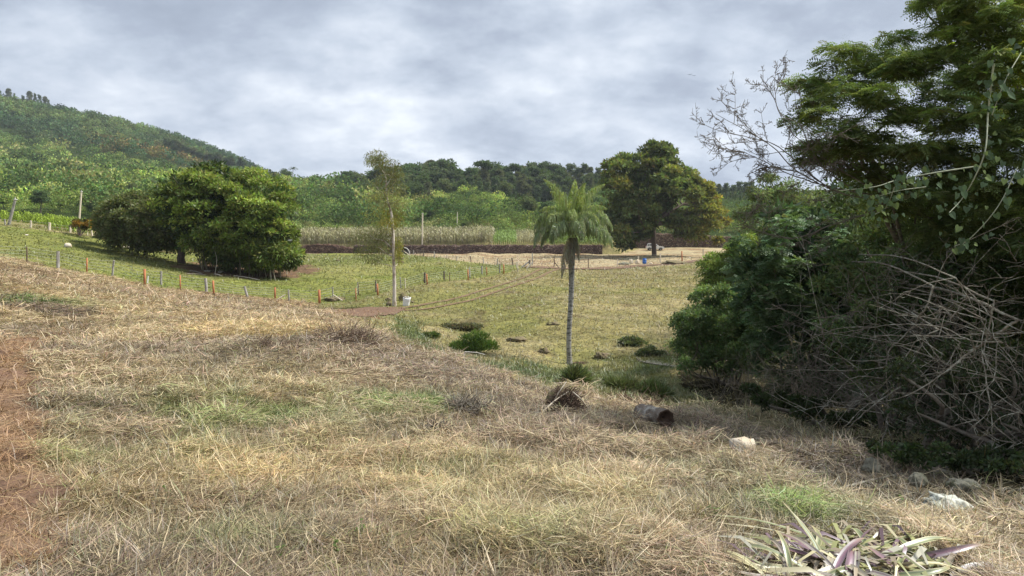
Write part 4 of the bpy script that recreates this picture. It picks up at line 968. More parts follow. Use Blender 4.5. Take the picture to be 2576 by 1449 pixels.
# feathery tree overhead
Yf = 11.5
b_ = down(2330, Yf); t = thing('acacia_tree', b_, 'tall feathery-leaved tree leaning over the thicket at the upper right', 'tree'); ca = Acc(); ta = Acc()
tr = smoothline([b_ - [0, 0, .2] + [0, 2.5, 0], at(2350, 800, Yf + 2.2), at(2284, 650, Yf + .4), at(2225, 530, Yf - .1), at(2220, 440, Yf - .1), at(2160, 380, Yf - .2), at(2099, 339, Yf - .3)], 6)
tube(ta, tr, .085, .035, 8)
tr2 = smoothline([b_ - [0, 0, .2] + [.5, .5, 0], at(2470, 700, Yf + 2), at(2490, 450, Yf + 2), at(2450, 250, Yf + 1.6), at(2370, 60, Yf + 1), at(2330, -120, Yf + .8)], 6)
tube(ta, tr2, .11, .03, 8)
tr3 = smoothline([tr2[8], at(2500, 400, Yf + .5), at(2560, 200, Yf + .3), at(2600, -50, Yf)], 6); tube(ta, tr3, .08, .025, 6)
out1 = [(1985,230),(2010,195),(2060,180),(2085,120),(2110,80),(2150,75),(2170,130),(2210,110),(2250,70),(2300,50),(2330,-20),(2350,-150),(2900,-150),(2900,860),(2600,840),(2480,800),(2380,720),(2300,640),(2220,540),(2110,450),(2030,420),(2000,330)]
C, R = poly_clumps(out1, Yf, 2.4, 660, (20, 42), r, .12, .45)
hi = np.clip((at(0, 330, Yf)[2] * 0 + C[:, 2] - at(2400, 400, Yf)[2]) / 1.0, 0, 1) * np.clip((C[:, 0] - at(2330, 100, Yf)[0]) / .6, 0, 1)  # upper right sprays: sunlit yellow-green painted into the leaf colour
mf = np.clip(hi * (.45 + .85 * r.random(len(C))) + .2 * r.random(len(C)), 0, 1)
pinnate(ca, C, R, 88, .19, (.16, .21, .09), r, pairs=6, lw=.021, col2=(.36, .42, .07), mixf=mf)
for k in range(60):
    s = [tr, tr2, tr3][k % 3]; q0 = s[len(s) // 2 + int(r.integers(len(s) // 2))]; d = np.linalg.norm(C - q0, axis=1); j = int(np.argsort(d)[int(r.integers(40))])
    limb(ta, q0, C[j], .03, .008, r, .08, 4, 4)
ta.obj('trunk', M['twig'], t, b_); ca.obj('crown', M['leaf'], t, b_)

# bare dead shrub and tangle of branches
def twigs(acc, pts, r0, depth, r, spread=.7, n=5, Lf=.45, up=0.1):
    """bare branch with side shoots"""
    kk = np.linspace(0, 1, len(pts)); tube(acc, pts + (r.normal(size=pts.shape) * r0 * .35), 0, 0, 5 if r0 > .012 else 4, radii=np.maximum(.0025, r0 * (1 - .75 * kk ** 1.3) * (.88 + .24 * r.random(len(pts)))))
    if depth == 0: return
    L = np.linalg.norm(np.diff(pts, axis=0), axis=1).sum()
    for k in range(n):
        i = int(len(pts) * (.15 + .8 * r.random())); i = min(i, len(pts) - 2); d = unit(pts[i + 1] - pts[i])
        v = unit(d * .7 + r.normal(size=3) * spread * [1, .6, 1] + [0, 0, up]); l = L * Lf * (.4 + .8 * r.random())
        q = smoothline([pts[i], pts[i] + v * l * .5 + r.normal(size=3) * .06 * l, pts[i] + v * l + r.normal(size=3) * .18 * l], 4)
        twigs(acc, q, max(.0035, r0 * .5), depth - 1, r, spread, max(3, n - 1), Lf, up)
Yd = 10.6
b_ = down(2290, Yd); t = thing('bare_shrub', b_, 'leafless grey shrub whose fine twigs reach out left against the sky', 'shrub'); acc = Acc()
stem = smoothline([b_ - [0, 0, .1] + [0, 1.8, 0], at(2310, 800, Yd + 1.6), at(2272, 620, Yd + .6), at(2240, 498, Yd)], 6); tube(acc, stem, .035, .022, 6)
for pl in ([(2240,495),(2128,490),(2007,432),(1944,369),(1870,325),(1799,286)], [(2240,500),(2150,450),(2060,390),(1990,330),(1950,250),(1975,185)], [(2200,492),(2090,470),(1990,440),(1900,395),(1838,370)], [(2128,490),(2050,450),(1960,370),(1880,345),(1825,330)], [(2150,480),(2060,410),(2010,300),(2000,240)], [(2240,520),(2110,560),(1990,600),(1880,570),(1845,530)], [(2230,500),(2140,400),(2110,340),(2040,300)], [(2007,432),(1930,420),(1880,440)]):
    p = smoothline([at(x, y, Yd + r.normal() * .12 - .1 * i) for i, (x, y) in enumerate(pl)], 6); twigs(acc, p, .011, 3, r, .60, 10, .27, 0.03)
acc.obj('branches', M['twig'], t, b_)

t = thing('bare_branch_tangle', down(2400, 9.2), 'tangle of bare lichen-spotted branches arching down in front of the dark thicket', 'branches'); acc = Acc(); ac2 = Acc(); org = np.array(t.location)
def zp(x, y, dy=0): return at(2044.5 + x * .397, 639 + y * .397, 9.9 - 2.3 * min(max(x, 0), 1340) / 1340 - .5 * min(max(y, 0), 1400) / 1400 + dy - .25)
arcs = [([(160,1210),(270,1060),(450,910),(700,770),(850,740),(1000,620),(1180,490),(1300,420)], .024),
 ([(300,1270),(460,1130),(470,830),(480,620),(600,500),(720,330),(760,200)], .016), ([(0,515),(200,495),(500,450),(800,460),(1000,550),(1200,560)], .014),
 ([(0,910),(200,940),(380,890),(560,690),(620,600),(700,480)], .012), ([(1145,1365),(1130,1000),(1080,680),(1100,540),(1150,300)], .016), ([(1290,700),(1150,530),(1130,400),(1000,250),(900,150)], .014),
 ([(-120,735),(300,735),(600,700),(900,740),(1250,800)], .011), ([(300,300),(540,250),(800,330),(870,360),(1100,420)], .011), ([(390,513),(700,520),(1000,510),(1340,500)], .012), ([(650,740),(640,660),(690,580),(720,520),(800,480)], .014),
 ([(160,1230),(190,1330),(250,1400),(330,1440)], .012), ([(470,1030),(600,1070),(750,1120),(900,1090),(1050,1040)], .013), ([(980,860),(1100,940),(1250,990),(1340,1010)], .012), ([(780,900),(765,830),(850,700),(930,560)], .012), ([(620,960),(640,840),(720,740),(830,640)], .011),
 ([(1190,1270),(1215,1340),(1150,1430),(1060,1440)], .012), ([(1020,1000),(1100,1120),(1180,1180),(1290,1200)], .01), ([(-150,1010),(60,965),(250,980),(450,1010)], .011)]
for pl, r0 in arcs:
    p = smoothline([zp(x, y, r.normal() * .10 + .04 * (len(pl) - i)) for i, (x, y) in enumerate(pl[::-1])], 6); p = np.vstack([smoothline([p[0] + [.5, 3.2, .2], p[0] + [.2, 1.4, .2], p[0]], 4)[:-1], p]); twigs(acc, p, r0 * .78, 2, r, .75, 5, .20, 0)
for k in range(330):
    x, y = r.random() * 1450 - 100, 1.0 * r.random() ** .75 * 1250 + 20
    if y > 900 + .25 * x: continue
    a0 = r.random() * 6.28; L = (80 + 300 * r.random()); dy = .25 + 1.2 * r.random() ** 1.5; q = [zp(x, y, dy)]
    for s in range(3): a0 += r.normal() * .45; x += math.cos(a0) * L / 3; y += math.sin(a0) * L / 3 * .8; q.append(zp(x, y, dy + r.normal() * .15))
    twigs(ac2, smoothline(q, 5), .003 + .003 * r.random(), 1, r, .7, 4, .35, 0)
acc.obj('branches', M['lichen'], t, org)
t2 = thing('dead_twig_thicket', org, 'dense brownish dead twigs filling the dark thicket behind the arching bare branches', 'twigs'); ac2.obj('branches', M['twig'], t2, org)
# horizontal twigs in the shade to the left, thin dead stems at the foot
t = thing('bare_undershrub', down(1960, 15), 'thicket of thin dead stems in the black shade at the foot of the dark bush', 'shrub'); acc = Acc(); org = np.array(t.location)
for k in range(150):
    x = 1800 + 480 * r.random(); yb = np.interp(x, [1800, 2000, 2280], [1000, 1070, 1130]); Yk = np.interp(x, [1800, 2280], [17.5, 11.5]) + r.random() * 1.2
    e = down(x, Yk); v = np.array([r.normal() * .5, -.1 + r.normal() * .2, 1]); l = .5 + 1.1 * r.random()
    twigs(acc, smoothline([e, e + v * l * .5 + r.normal(size=3) * .06, e + v * l + r.normal(size=3) * .22], 4), .006, 1, r, .7, 4, .4, .1)
acc.obj('stems', M['twig'], t, org)

# creeper with heart-shaped leaves
def heart(acc, p, s, d, nrm, c):
    d = unit(d); nrm = unit(nrm); sd_ = unit(np.cross(d, nrm)); nrm = np.cross(sd_, d)
    o = [(0, .12), (.30, -.06), (.50, .22), (.44, .52), (.20, .86), (0, 1.08), (0, .5)]
    R_ = [p + sd_ * a * s + d * b * s + nrm * (.16 * abs(a) - .1 * b * b) * s for a, b in o]; L_ = [p - sd_ * a * s + d * b * s + nrm * (.16 * abs(a) - .1 * b * b) * s for a, b in o]
    acc.add(R_ + L_, [[0, 1, 2, 6], [6, 2, 3, 4], [6, 4, 5, 5], [7, 13, 9, 8], [13, 11, 10, 9], [13, 12, 12, 11]], c)
M['vinestem'] = surf('vine_stem', (.30, .33, .24), .8, .3, 14, bump=.3)
for li, (lab, lines, Yv) in enumerate((('creeper with pale hanging stem and heart-shaped leaves at the upper right of the thicket', [[(2500,160),(2492,220),(2485,290),(2478,380),(2450,450),(2420,500),(2388,535)], [(2576,120),(2530,200),(2495,290)], [(2560,420),(2510,520),(2440,600),(2400,620)]], 7.0),
        ('creeper trailing sideways with grey-green heart leaves across the middle of the tangle', [[(2460,418),(2350,435),(2260,452),(2200,470),(2110,480)], [(2330,470),(2260,480),(2190,500)], [(2250,470),(2230,520),(2200,540)]], 8.0))):
    org = at(*lines[0][0], Yv); t = thing('creeper', org, lab, 'vine'); sa = Acc(); la = Acc()
    for ln in lines:
        p = smoothline([at(x, y, Yv + .1 * r.normal()) for x, y in ln], 8); tube(sa, p, .010 if ln is lines[0] else .005, .004, 5)
        for k in range(int(len(p) * (1.7 if li else 1.2))):
            q = p[int(r.integers(len(p)))] + r.normal(size=3) * [.09, .08, .09]; c = np.array([.075, .115, .065] if r.random() < .8 else [.15, .20, .08]) * (.7 + .6 * r.random())
            heart(la, q, .035 + .05 * r.random(), np.array([r.normal() * .6, -.3, -.9]), np.array([r.normal() * .5, -1, .5 + r.normal() * .4]), c)
    sa.obj('stem', M['vinestem'], t, org); la.obj('leaves', M['leaf'], t, org)

# ------------------------------------------------------------------ fences
r = np.random.default_rng(61)
M['postgrey'] = M['greywood']
def fence(name, label, posts, levels, wirelab=None, wr=.0095, extra=()):
    """posts: (foot px, foot py, top px, top py, kind, radius)"""
    feet = [];
    for (x0, y0, x1, y1, kd, rd) in posts:
        b = hit(x0, y0); tp = at(x1, y1, b[1]); feet.append((b, tp, kd, rd))
    org = feet[0][0]; t = thing(name, org, label, 'fence'); line = []
    for b, tp, kd, rd in feet:
        a = Acc(); k = 5; pts = np.linspace(b - [0, 0, .25], tp, k) + r.normal(size=(k, 3)) * [.012, .012, 0] * (0 if kd == 'orange' else 1)
        if kd == 'orange':
            ctr = (b + tp) / 2; box(a, (0, 0, 0), (rd * 1.5, rd * 1.3, np.linalg.norm(tp - b) + .25))
            v = a.v[0]; v[:, :2] += ((v[:, 2] / (tp[2] - b[2] + .25)))[:, None] * (tp - b)[:2]; a.v[0] = v + ctr - [0, 0, .12]
        else: tube(a, pts, rd * 1.05, rd * .9, 8)
        o = a.obj('post', M[{'orange': 'orange', 'grey': 'greywood', 'dark': 'bark', 'pale': 'palewood', 'rust': 'root'}[kd]], t, org, smooth=False)
        o['label'] = {'orange': 'orange painted post', 'grey': 'weathered grey post', 'dark': 'dark rough post', 'pale': 'pale wooden post', 'rust': 'rusty brown stake'}[kd]
        line.append((b, tp))
    order = sorted(range(len(line)), key=lambda i: i)
    for lv in levels:
        a = Acc(); pts = np.array([line[i][0] * (1 - lv) + line[i][1] * lv for i in order]); fine = []
        for i in range(len(pts) - 1):
            tt = np.linspace(0, 1, 6)[:-1, None]; q = pts[i] * (1 - tt) + pts[i + 1] * tt; q[:, 2] -= .03 * np.sin(math.pi * tt[:, 0]); fine.append(q)
        tube(a, np.vstack(fine + [pts[-1:]]), wr, wr, 4); a.obj('wire', M['wire'], t, org)
    for (x0, y0, x1, y1, mt, rd) in extra:
        b = hit(x0, y0); tp = at(x1, y1, b[1] + .2); a = Acc(); tube(a, np.linspace(b, tp, 4), rd, rd * .85, 8); a.obj('brace', M[mt], t, org)
    return t
O, G, D_, PA, RU = 'orange', 'grey', 'dark', 'pale', 'rust'
fp = [(-70,652,-70,612,G,.07),(68,663,68,620,RU,.045),(146,674,146,632,G,.11),(218,687,219,649,O,.05),(280,694,287,655,G,.075),(364,717,364,677,O,.085),(405,717,406,682,G,.075),(454,729,453,692,O,.05),(520,734,517,700,G,.11),(538,741,536,706,O,.075),(626,747,615,720,G,.10),(692,751,692,723,O,.075),(728,757,726,729,G,.07),(804,764,803,729,O,.11),(838,754,837,722,G,.05),(896,757,895,725,O,.045),(901,743,900,709,D_,.055),(946,735,945,705,D_,.065),(951,742,949,714,O,.085),(1008,725,1007,697,G,.05),(1020,725,1019,700,PA,.045),(1069,712,1068,685,D_,.10),(1075,716,1073,689,O,.085),(1118,705,1117,682,D_,.09),(1132,708,1131,685,RU,.045),(1178,705,1177,678,O,.085),(1182,698,1181,672,G,.08),(1213,690,1212,669,G,.09),(1225,693,1224,672,O,.06),(1257,687,1257,663,G,.09),(1268,689,1267,665,O,.085),(1300,675,1299,659,PA,.08),(1303,685,1302,658,PA,.06),(1333,670,1332,654,D_,.13),(1340,668,1339,636,G,.08)]
fence('wire_fence', 'long wire fence of mixed orange and grey posts crossing the hollow below the bamboo', fp, (.35, .55, .75, .95), extra=[(695,768-12,718,745-4,'palewood',.05),(862,757,838,741,'palewood',.05),(1312,673,1331,658,'greywood',.10),(1325,676,1339,660,'palewood',.12)])
bp = [(735,637,735,624,PA,.08),(773,636,773,623,PA,.10),(812,635,811,624,PA,.08),(855,635,854,623,PA,.11),(889,635,889,623,PA,.11),(957,638,957,631,PA,.07),(1041,641,1040,629,G,.09),(1066,646,1065,628,D_,.10),(1093,649,1092,632,G,.09),(1125,651,1124,640,G,.06),(1149,657,1149,645,G,.08),(1185,659,1184,644,D_,.08),(1217,663,1215,647,G,.09),(1252,667,1252,650,G,.09),(1291,668,1288,649,D_,.10)]
fence('pasture_fence', 'far fence of short pale and grey posts along the back edge of the green pasture', bp, (.4, .65, .92), wr=.01, extra=[(824,636,812,626,'palewood',.09),(1032,643,1016,632,'palewood',.08)])
rp_ = [(1395,673,1394,645,RU,.07),(1480,676,1480,650,RU,.07),(1553,671,1553,651,PA,.11),(1606,662,1606,644,PA,.11),(1661,662,1661,638,PA,.12),(1716,657,1715,632,O,.13),(1769,648,1769,626,PA,.13),(1850,640,1850,619,PA,.12)]
fence('wire_fence', 'straight five-wire fence of tan posts in front of the big shade tree', rp_, (.2, .4, .58, .76, .94), wr=.014, extra=[(1407,675,1395,660,'root',.07)])
lp = [(-60,560,-60,545,G,.09),(14,567,12,551,G,.09),(77,573,78,555,PA,.11),(124,579,125,560,PA,.14),(177,585,177,568,PA,.12),(232,595,231,577,PA,.10)]
fence('hill_fence', 'short fence of white wooden posts along the top of the pasture on the left', lp, (.5, .9), wr=.012)

def pole(px0, py0, px1, py1, Y, rr, label, mat='palewood'):
    b = down(px0, Y); tp = at(px1, py1, Y); a = Acc(); tube(a, np.linspace(b - [0, 0, .3], tp, 6), rr, rr * .8, 10)
    o = thing('utility_pole', b, label, 'pole'); a.obj('shaft', M[mat], o, b); c = Acc()
    box(c, tp + [0, 0, .04], (rr * 2.1, rr * 2.1, .1)); tube(c, [tp + [0, 0, .05], tp + [0, 0, .3]], rr * .35, rr * .35, 6); c.obj('insulator', M['concrete'], o, b); return o
pole(29, 566, 38.5, 503, 80, .16, 'leaning bare pole at the far left edge above the pasture', 'greywood')
pole(205, 552, 205, 483, 108, .14, 'upright pale pole standing left of the low dark tree')
pole(1063, 614, 1063, 538, 166.9, .2, 'straight white pole rising out of the maize behind the stone wall')
b = down(1150.5, 205); a = Acc(); tube(a, np.linspace(b, at(1150.5, 533, 205), 5), .16, .1, 8); tag(a.obj('pale_stake', M['palewood'], smooth=True), 'thin white dead stem standing in the scrub to the right of the white pole', 'stake')

# ------------------------------------------------------------------ stacked stone walls
def wall(name, xs, ytop, Yf, label, tint, thick=1.0, seed=1, hz=None, absz=None):
    rr = np.random.default_rng(seed); n = int((xs[1] - xs[0]) / .55) + 2; X = np.linspace(xs[0], xs[1], n); rows = 6; acc = Acc()
    zb = gz(X, np.array([Yf(x) - .3 for x in X])) - .25; H = hz(X) if hz else 0 * X + ytop
    topz = np.polyval(np.polyfit(X, zb, 1), X) + H + .25
    if absz is not None: topz = 0 * X + absz
    H = topz - zb - .25; V = []
    for k in range(rows + 1):
        f = k / rows; V.append(np.column_stack([X, np.array([Yf(x) for x in X]) + .35 * f + (rr.random(n) - .5) * .22, zb + (H + .25) * f + (rr.random(n) - .5) * .30 * (f > .1)]))
    V.append(V[-1] + [0, thick, .0]); V.append(np.column_stack([X, V[-1][:, 1] + .2, zb]))
    V = np.array(V); m = len(V); i = np.arange(m - 1)[:, None]; j = np.arange(n - 1)[None]
    f = np.stack(np.broadcast_arrays(i * n + j, i * n + j + 1, (i + 1) * n + j + 1, (i + 1) * n + j), -1).reshape(-1, 4)
    acc.add(V.reshape(-1, 3), f, tint)
    o = tag(acc.obj(name, M['wall']), label, 'wall'); return o
XL = lambda px, Y: at(px, 620, Y)[0]
wall('stone_wall', (XL(1012, 164), XL(1516, 164)), 2.25, lambda x: 164.2, 'long low dark stacked-stone wall between the sandy strip and the maize', (2.4, 2.0, 1.8), seed=3, absz=at(1300, 616, 164.5)[2])
wall('stone_wall', (XL(735, 164), XL(886, 164)), 2.0, lambda x: 164.4, 'reddish mounded stone bank at the left end of the maize beside the bamboo', (1.5, .85, .75), seed=4, hz=lambda X: 1.2 + 1.0 * np.sin(np.clip((X - X[0]) / (X[-1] - X[0]), 0, 1) * math.pi) + .2 * fbm(X, X * 0, 1.5, 3))
wall('stone_wall', (XL(886, 164) + .05, XL(1011, 164)), 2.0, lambda x: 164.9, 'darkest stretch of low stone bank behind the peeling eucalyptus', (.7, .68, .72), seed=5, hz=lambda X: 1.7 + .6 * fbm(X, X * 0, 2.5, 5))
wall('stone_wall', (XL(1540, 184), XL(1840, 184)), 3.0, lambda x: 184.0, 'red-brown stone wall behind the white car under the shade tree', (2.0, 1.05, .8), seed=6, hz=lambda X: 3.2 + .5 * fbm(X, X * 0, 3, 5))

# dark arched cover leaning on the wall
b = hit(1022, 637); b[1] = min(b[1], 162.2); b[2] = ground(b[0], b[1]); t = thing('arched_tarp', b, 'dark arched tarp with a pale rim at the left end of the long stone wall', 'tarp'); a = Acc(); c = Acc()
th = np.linspace(0, math.pi, 13); R0 = 1.3
arch = np.stack([np.cos(th) * R0, 0 * th, np.sin(th) * 1.55], -1) + b
inn = np.concatenate([arch + [0, d, 0] for d in (0, .7, 1.4)]); m = 13; i = np.arange(2)[:, None]; j = np.arange(12)[None]
a.add(inn, np.stack(np.broadcast_arrays(i * m + j, i * m + j + 1, (i + 1) * m + j + 1, (i + 1) * m + j), -1)); 
bk = arch + [0, 1.0, 0]; base = np.column_stack([bk[:, 0], bk[:, 1], np.full(13, b[2])]); a.add(np.concatenate([bk, base]), [[k, k + 1, 13 + k + 1, 13 + k] for k in range(12)])
a.obj('cover', M['tarp'], t, b); tube(c, arch[:7] + [0, -.03, 0], .11, .09, 6); c.obj('rim', M['concrete'], t, b)

# ------------------------------------------------------------------ white car
def make_car():
    cpt = at(1647, 631, 179); cpt[2] = ground(cpt[0], 179.0); t = thing('parked_car', cpt, 'white station wagon with dark windows parked behind the shade tree trunk', 'car'); org = cpt
    def loft(prof, w, mat, name, inset=.0, par=t, y0=0, round_=.12):
        a = Acc(); n = len(prof); ys = [-w / 2, -w / 2 + round_, w / 2 - round_, w / 2]; sc_ = [.94, 1, 1, .94]; pr = np.array(prof); ctr = pr.mean(0); V = []
        for yk, s in zip(ys, sc_): q = ctr + (pr - ctr) * [1 - (1 - s) * .35, s]; V.append(np.column_stack([q[:, 0], np.full(n, yk + y0), q[:, 1]]))
        V = np.concatenate(V) + org; i = np.arange(3)[:, None]; j = np.arange(n)[None]; j2 = (j + 1) % n
        a.add(V, np.stack(np.broadcast_arrays(i * n + j, i * n + j2, (i + 1) * n + j2, (i + 1) * n + j), -1))
        for s in (0, 3): a.add(V[s * n:(s + 1) * n], [[0, k, k + 1, k + 2] for k in range(1, n - 2, 2)] )
        return a.obj(name, mat, par, org)
    body = loft([(-2.25,.45),(-2.3,.75),(-2.28,1.05),(-2.2,1.18),(-1,1.2),(.9,1.18),(1.2,1.12),(2.0,1.02),(2.25,.85),(2.32,.6),(2.25,.4),(0,.33)], 1.8, M['paint'], 'body')
    loft([(-2.16,1.16),(-2.02,1.5),(-1.9,1.72),(-1.6,1.80),(-.2,1.82),(.25,1.74),(.95,1.18),(0,1.17)], 1.58, M['paint'], 'cabin')
    for s in (-1, 1):
        for (pf) in ([(-2.0,1.24),(-1.86,1.6),(-1.42,1.66),(-1.42,1.24)], [(-1.34,1.24),(-1.34,1.66),(-.45,1.68),(-.45,1.24)], [(-.37,1.24),(-.37,1.68),(.1,1.64),(.62,1.24)]):
            a = Acc(); v = np.array([[x, s * .80, z] for x, z in pf] + [[x, s * .70, z] for x, z in pf]) + org
            a.add(v, [[0, 1, 2, 3], [4, 7, 6, 5], [0, 4, 5, 1], [1, 5, 6, 2], [2, 6, 7, 3], [3, 7, 4, 0]]); a.obj('window', M['glass'], t, org)
    a = Acc(); v = np.array([[.35,-.66,1.66],[.35,.66,1.66],[.93,.70,1.22],[.93,-.70,1.22]]) + org; a.add(np.concatenate([v + [.03, 0, .03], v]), [[0,1,2,3],[4,7,6,5],[0,4,5,1],[2,6,7,3]]); a.obj('windscreen', M['glass'], t, org)
    a = Acc(); v = np.array([[-2.14,-.62,1.28],[-2.14,.62,1.28],[-1.94,.6,1.62],[-1.94,-.6,1.62]]) + org; a.add(np.concatenate([v - [.03, 0, 0], v]), [[0,1,2,3],[4,7,6,5],[0,4,5,1],[2,6,7,3]]); a.obj('rear_window', M['glass'], t, org)
    for x in (-1.42, 1.42):
        for s in (-1, 1):
            c0 = org + [x, s * .84, .34]; a = Acc(); tube(a, [c0 - [0, .12, 0], c0 - [0, .08, 0], c0 + [0, .08, 0], c0 + [0, .12, 0]], 0, 0, 18, radii=[.30, .35, .35, .30]); w_ = a.obj('wheel', M['rubber'], t, org)
            a = Acc(); tube(a, [c0 + [0, s * .10, 0], c0 + [0, s * .135, 0]], .21, .18, 12); a.obj('rim', M['rim'], w_, org)
            a = Acc(); aa = np.linspace(0, math.pi, 9); q = np.stack([np.cos(aa) * .42, 0 * aa, np.sin(aa) * .42], -1) + c0 + [0, s * .07, 0]; tube(a, q, .05, .05, 6); a.obj('wheel_arch', M['rubber'], t, org)
    for s in (-1, 1):
        a = Acc(); box(a, org + [2.24, s * .62, .80], (.14, .36, .17)); a.obj('headlight', M['lamp'], t, org)
        a = Acc(); box(a, org + [-2.26, s * .72, 1.02], (.1, .2, .34)); a.obj('tail_light', M['redlamp'], t, org)
        a = Acc(); box(a, org + [.72, s * .98, 1.22], (.12, .2, .14)); a.obj('mirror', M['paint'], t, org)
        a = Acc(); tube(a, [org + [-1.7, s * .62, 1.86], org + [-1.6, s * .62, 1.90], org + [-.2, s * .62, 1.91], org + [-.1, s * .62, 1.86]], .025, .025, 6); a.obj('roof_rail', M['rubber'], t, org)
    a = Acc(); box(a, org + [2.29, 0, .5], (.12, 1.5, .16)); a.obj('bumper', M['rubber'], t, org)
    t.rotation_euler.z = math.radians(-4)
make_car()

# ------------------------------------------------------------------ small things in the fields
def clod(name, px, py, w, h, label, cat, mat, rough=.35, dz=.0, lift=.25):
    b = hit(px, py); k = b[1] / 1717; a = Acc(); rr = np.array([w * k / 2, w * k * .4, h * k / 2 * 1.15])
    blob(a, b + [0, rr[1] * .5, rr[2] * (1 - 2 * lift) + dz], rr, r, rough=rough * 1.3, nu=26, nv=17, fr=2.6); o = a.obj(name, M[mat], smooth=True); return tag(o, label, cat)
# drum and sacks by the fence
b = hit(1621, 664); k = b[1] / 1717; t = thing('barrel', b, 'bright blue plastic drum standing by the far right fence', 'barrel'); a = Acc(); c = Acc(); hh = .95; R0 = .33
zz = np.array([0, .03, .10, .28, .30, .33, .35, .62, .64, .67, .69, .88, .95]); rd = np.array([.29, .32, .34, .35, .375, .375, .35, .35, .375, .375, .35, .33, .28]) 
tube(a, np.column_stack([0 * zz, 0 * zz, zz * 1.0]) + b, 0, 0, 18, radii=rd * 1.0); a.obj('body', M['blue'], t, b, smooth=True)
tube(c, np.array([[0, 0, .93], [0, 0, .97], [0, 0, .99]]) + b, 0, 0, 16, radii=[.30, .31, .27]); c.obj('lid', M['blue'], t, b)
clod('rubble_sack', 1588, 664, 10, 14, 'pale cream sack leaning on the left of the fence post beside the blue drum', 'sack', 'palestone', .3)
clod('rubble_sack', 1604, 664, 11, 12, 'pale cream sack between the fence post and the blue drum', 'sack', 'palestone', .3)
clod('rubble_heap', 1570, 666, 26, 7, 'low grey heap of rubble left of the cream sacks', 'rubble', 'stone', .5)
clod('pale_stone', 1628 + 10, 664, 8, 4, 'small tan stone just right of the blue drum', 'stone', 'palestone', .3)
clod('brush_pile', 1700, 664, 62, 9, 'long low pile of dry grey brush under the right fence', 'brush', 'litter', .5)
# white sack at the eucalyptus
b = hit(1021, 769); k = b[1] / 1717; t = thing('bulk_bag', b, 'crumpled white bulk bag standing beside the foot of the peeling eucalyptus', 'bag'); a = Acc()
n_ = 20; th = np.arange(n_) * 2 * math.pi / n_; V = []
for zf, s in ((0, .78), (.12, .86), (.3, .86), (.5, .90), (.7, .96), (.88, 1.0), (1.0, .98), (.97, .86), (.7, .80), (.45, .72)):
    sq = 1 / np.maximum(np.abs(np.cos(th)), np.abs(np.sin(th))) ** .55; q = np.stack([np.cos(th) * sq, np.sin(th) * sq * .8], -1) * (.29 * s) * (1 + .13 * (fbm(np.cos(th) * 2 + zf * 2, np.sin(th) * 2 + 3, .5, 7, 3) - .5)[:, None])
    V.append(np.column_stack([q, np.full(n_, zf * .62) + .05 * np.sin(th * 2 + 1) * (zf > .6)]) + b + [.10 * zf, 0, -.02])
V = np.concatenate(V); i = np.arange(9)[:, None]; j = np.arange(n_)[None]; j2 = (j + 1) % n_
a.add(V, np.stack(np.broadcast_arrays(i * n_ + j, i * n_ + j2, (i + 1) * n_ + j2, (i + 1) * n_ + j), -1)); a.obj('sack', M['white'], t, b, smooth=True)
c = Acc()
for s in (-1, 1): tube(c, smoothline([b + [.10 + s * .24, -.15, .60], b + [.10 + s * .12, -.2, .70], b + [.10, -.18, .63]], 4), .018, .018, 5)
c.obj('handles', M['white'], t, b)
clod('dark_mound', 1013, 757, 20, 22, 'dark earth clod right behind the white bag', 'clod', 'litter')
clod('dark_mound', 977, 757, 15, 9, 'flat dark clod just left of the peeling trunk', 'clod', 'litter')
clod('dark_mound', 978, 769, 14, 12, 'dark tuft of earth at the left foot of the peeling trunk', 'clod', 'litter')
clod('dark_mound', 1037, 762, 9, 6, 'small dark clod at the right of the white bag', 'clod', 'litter')
clod('dark_mound', 838, 757, 52, 10, 'dark ashy heap behind the thick orange post', 'ash heap', 'litter', .6)
clod('rock', 169, 622, 18, 13, 'pale round boulder lying in the green pasture on the left', 'boulder', 'palestone', .25)
clod('rock', 66, 604 - 12, 8, 3, 'small white stone near the top of the left pasture', 'stone', 'palestone', .3)
clod('rock', 560, 1, 1, 1, '', '', 'stone') if False else None
clod('rock', 560 - 5, 690 - 3, 14, 7, 'flat grey rock in the litter under the bamboo', 'rock', 'stone', .4)
clod('rock', 537 - 15, 684, 22, 5, 'long grey stone among debris left of the bamboo stems', 'rock', 'stone', .4)
clod('black_log', 1010, 662, 14, 6, 'short black log lying in the pasture right of the eucalyptus', 'log', 'rot', .3)
clod('black_log', 985 + 20, 652, 22, 6, 'dark brown log beside the eucalyptus trunk in the far pasture', 'log', 'litter', .3)
clod('black_log', 848 + 1, 657, 10, 5, 'small dark stump in the middle of the far pasture', 'stump', 'litter', .4)
clod('mole_hill', 1105, 660 + 3, 14, 3, 'little dark earth mound in the pasture right of the black log', 'mound', 'litter', .4)
for (px, py, w_, h_, lab) in ((1325,838 - 6,0,0,''),):
    pass
for (px, py, w_, h_, lab) in ((1298,859,44,12,'dark weedy tuft in the mown field right of the round bush'),(1368,889,24,14,'leafy clod left of the palm foot'),(1516,902,34,16,'brown root clod right of the palm foot'),(1395,817,34,6,'thin dark patch of clods high on the mown field')):
    clod('earth_clod', px, py, w_, h_, lab, 'clod', 'litter', .6)
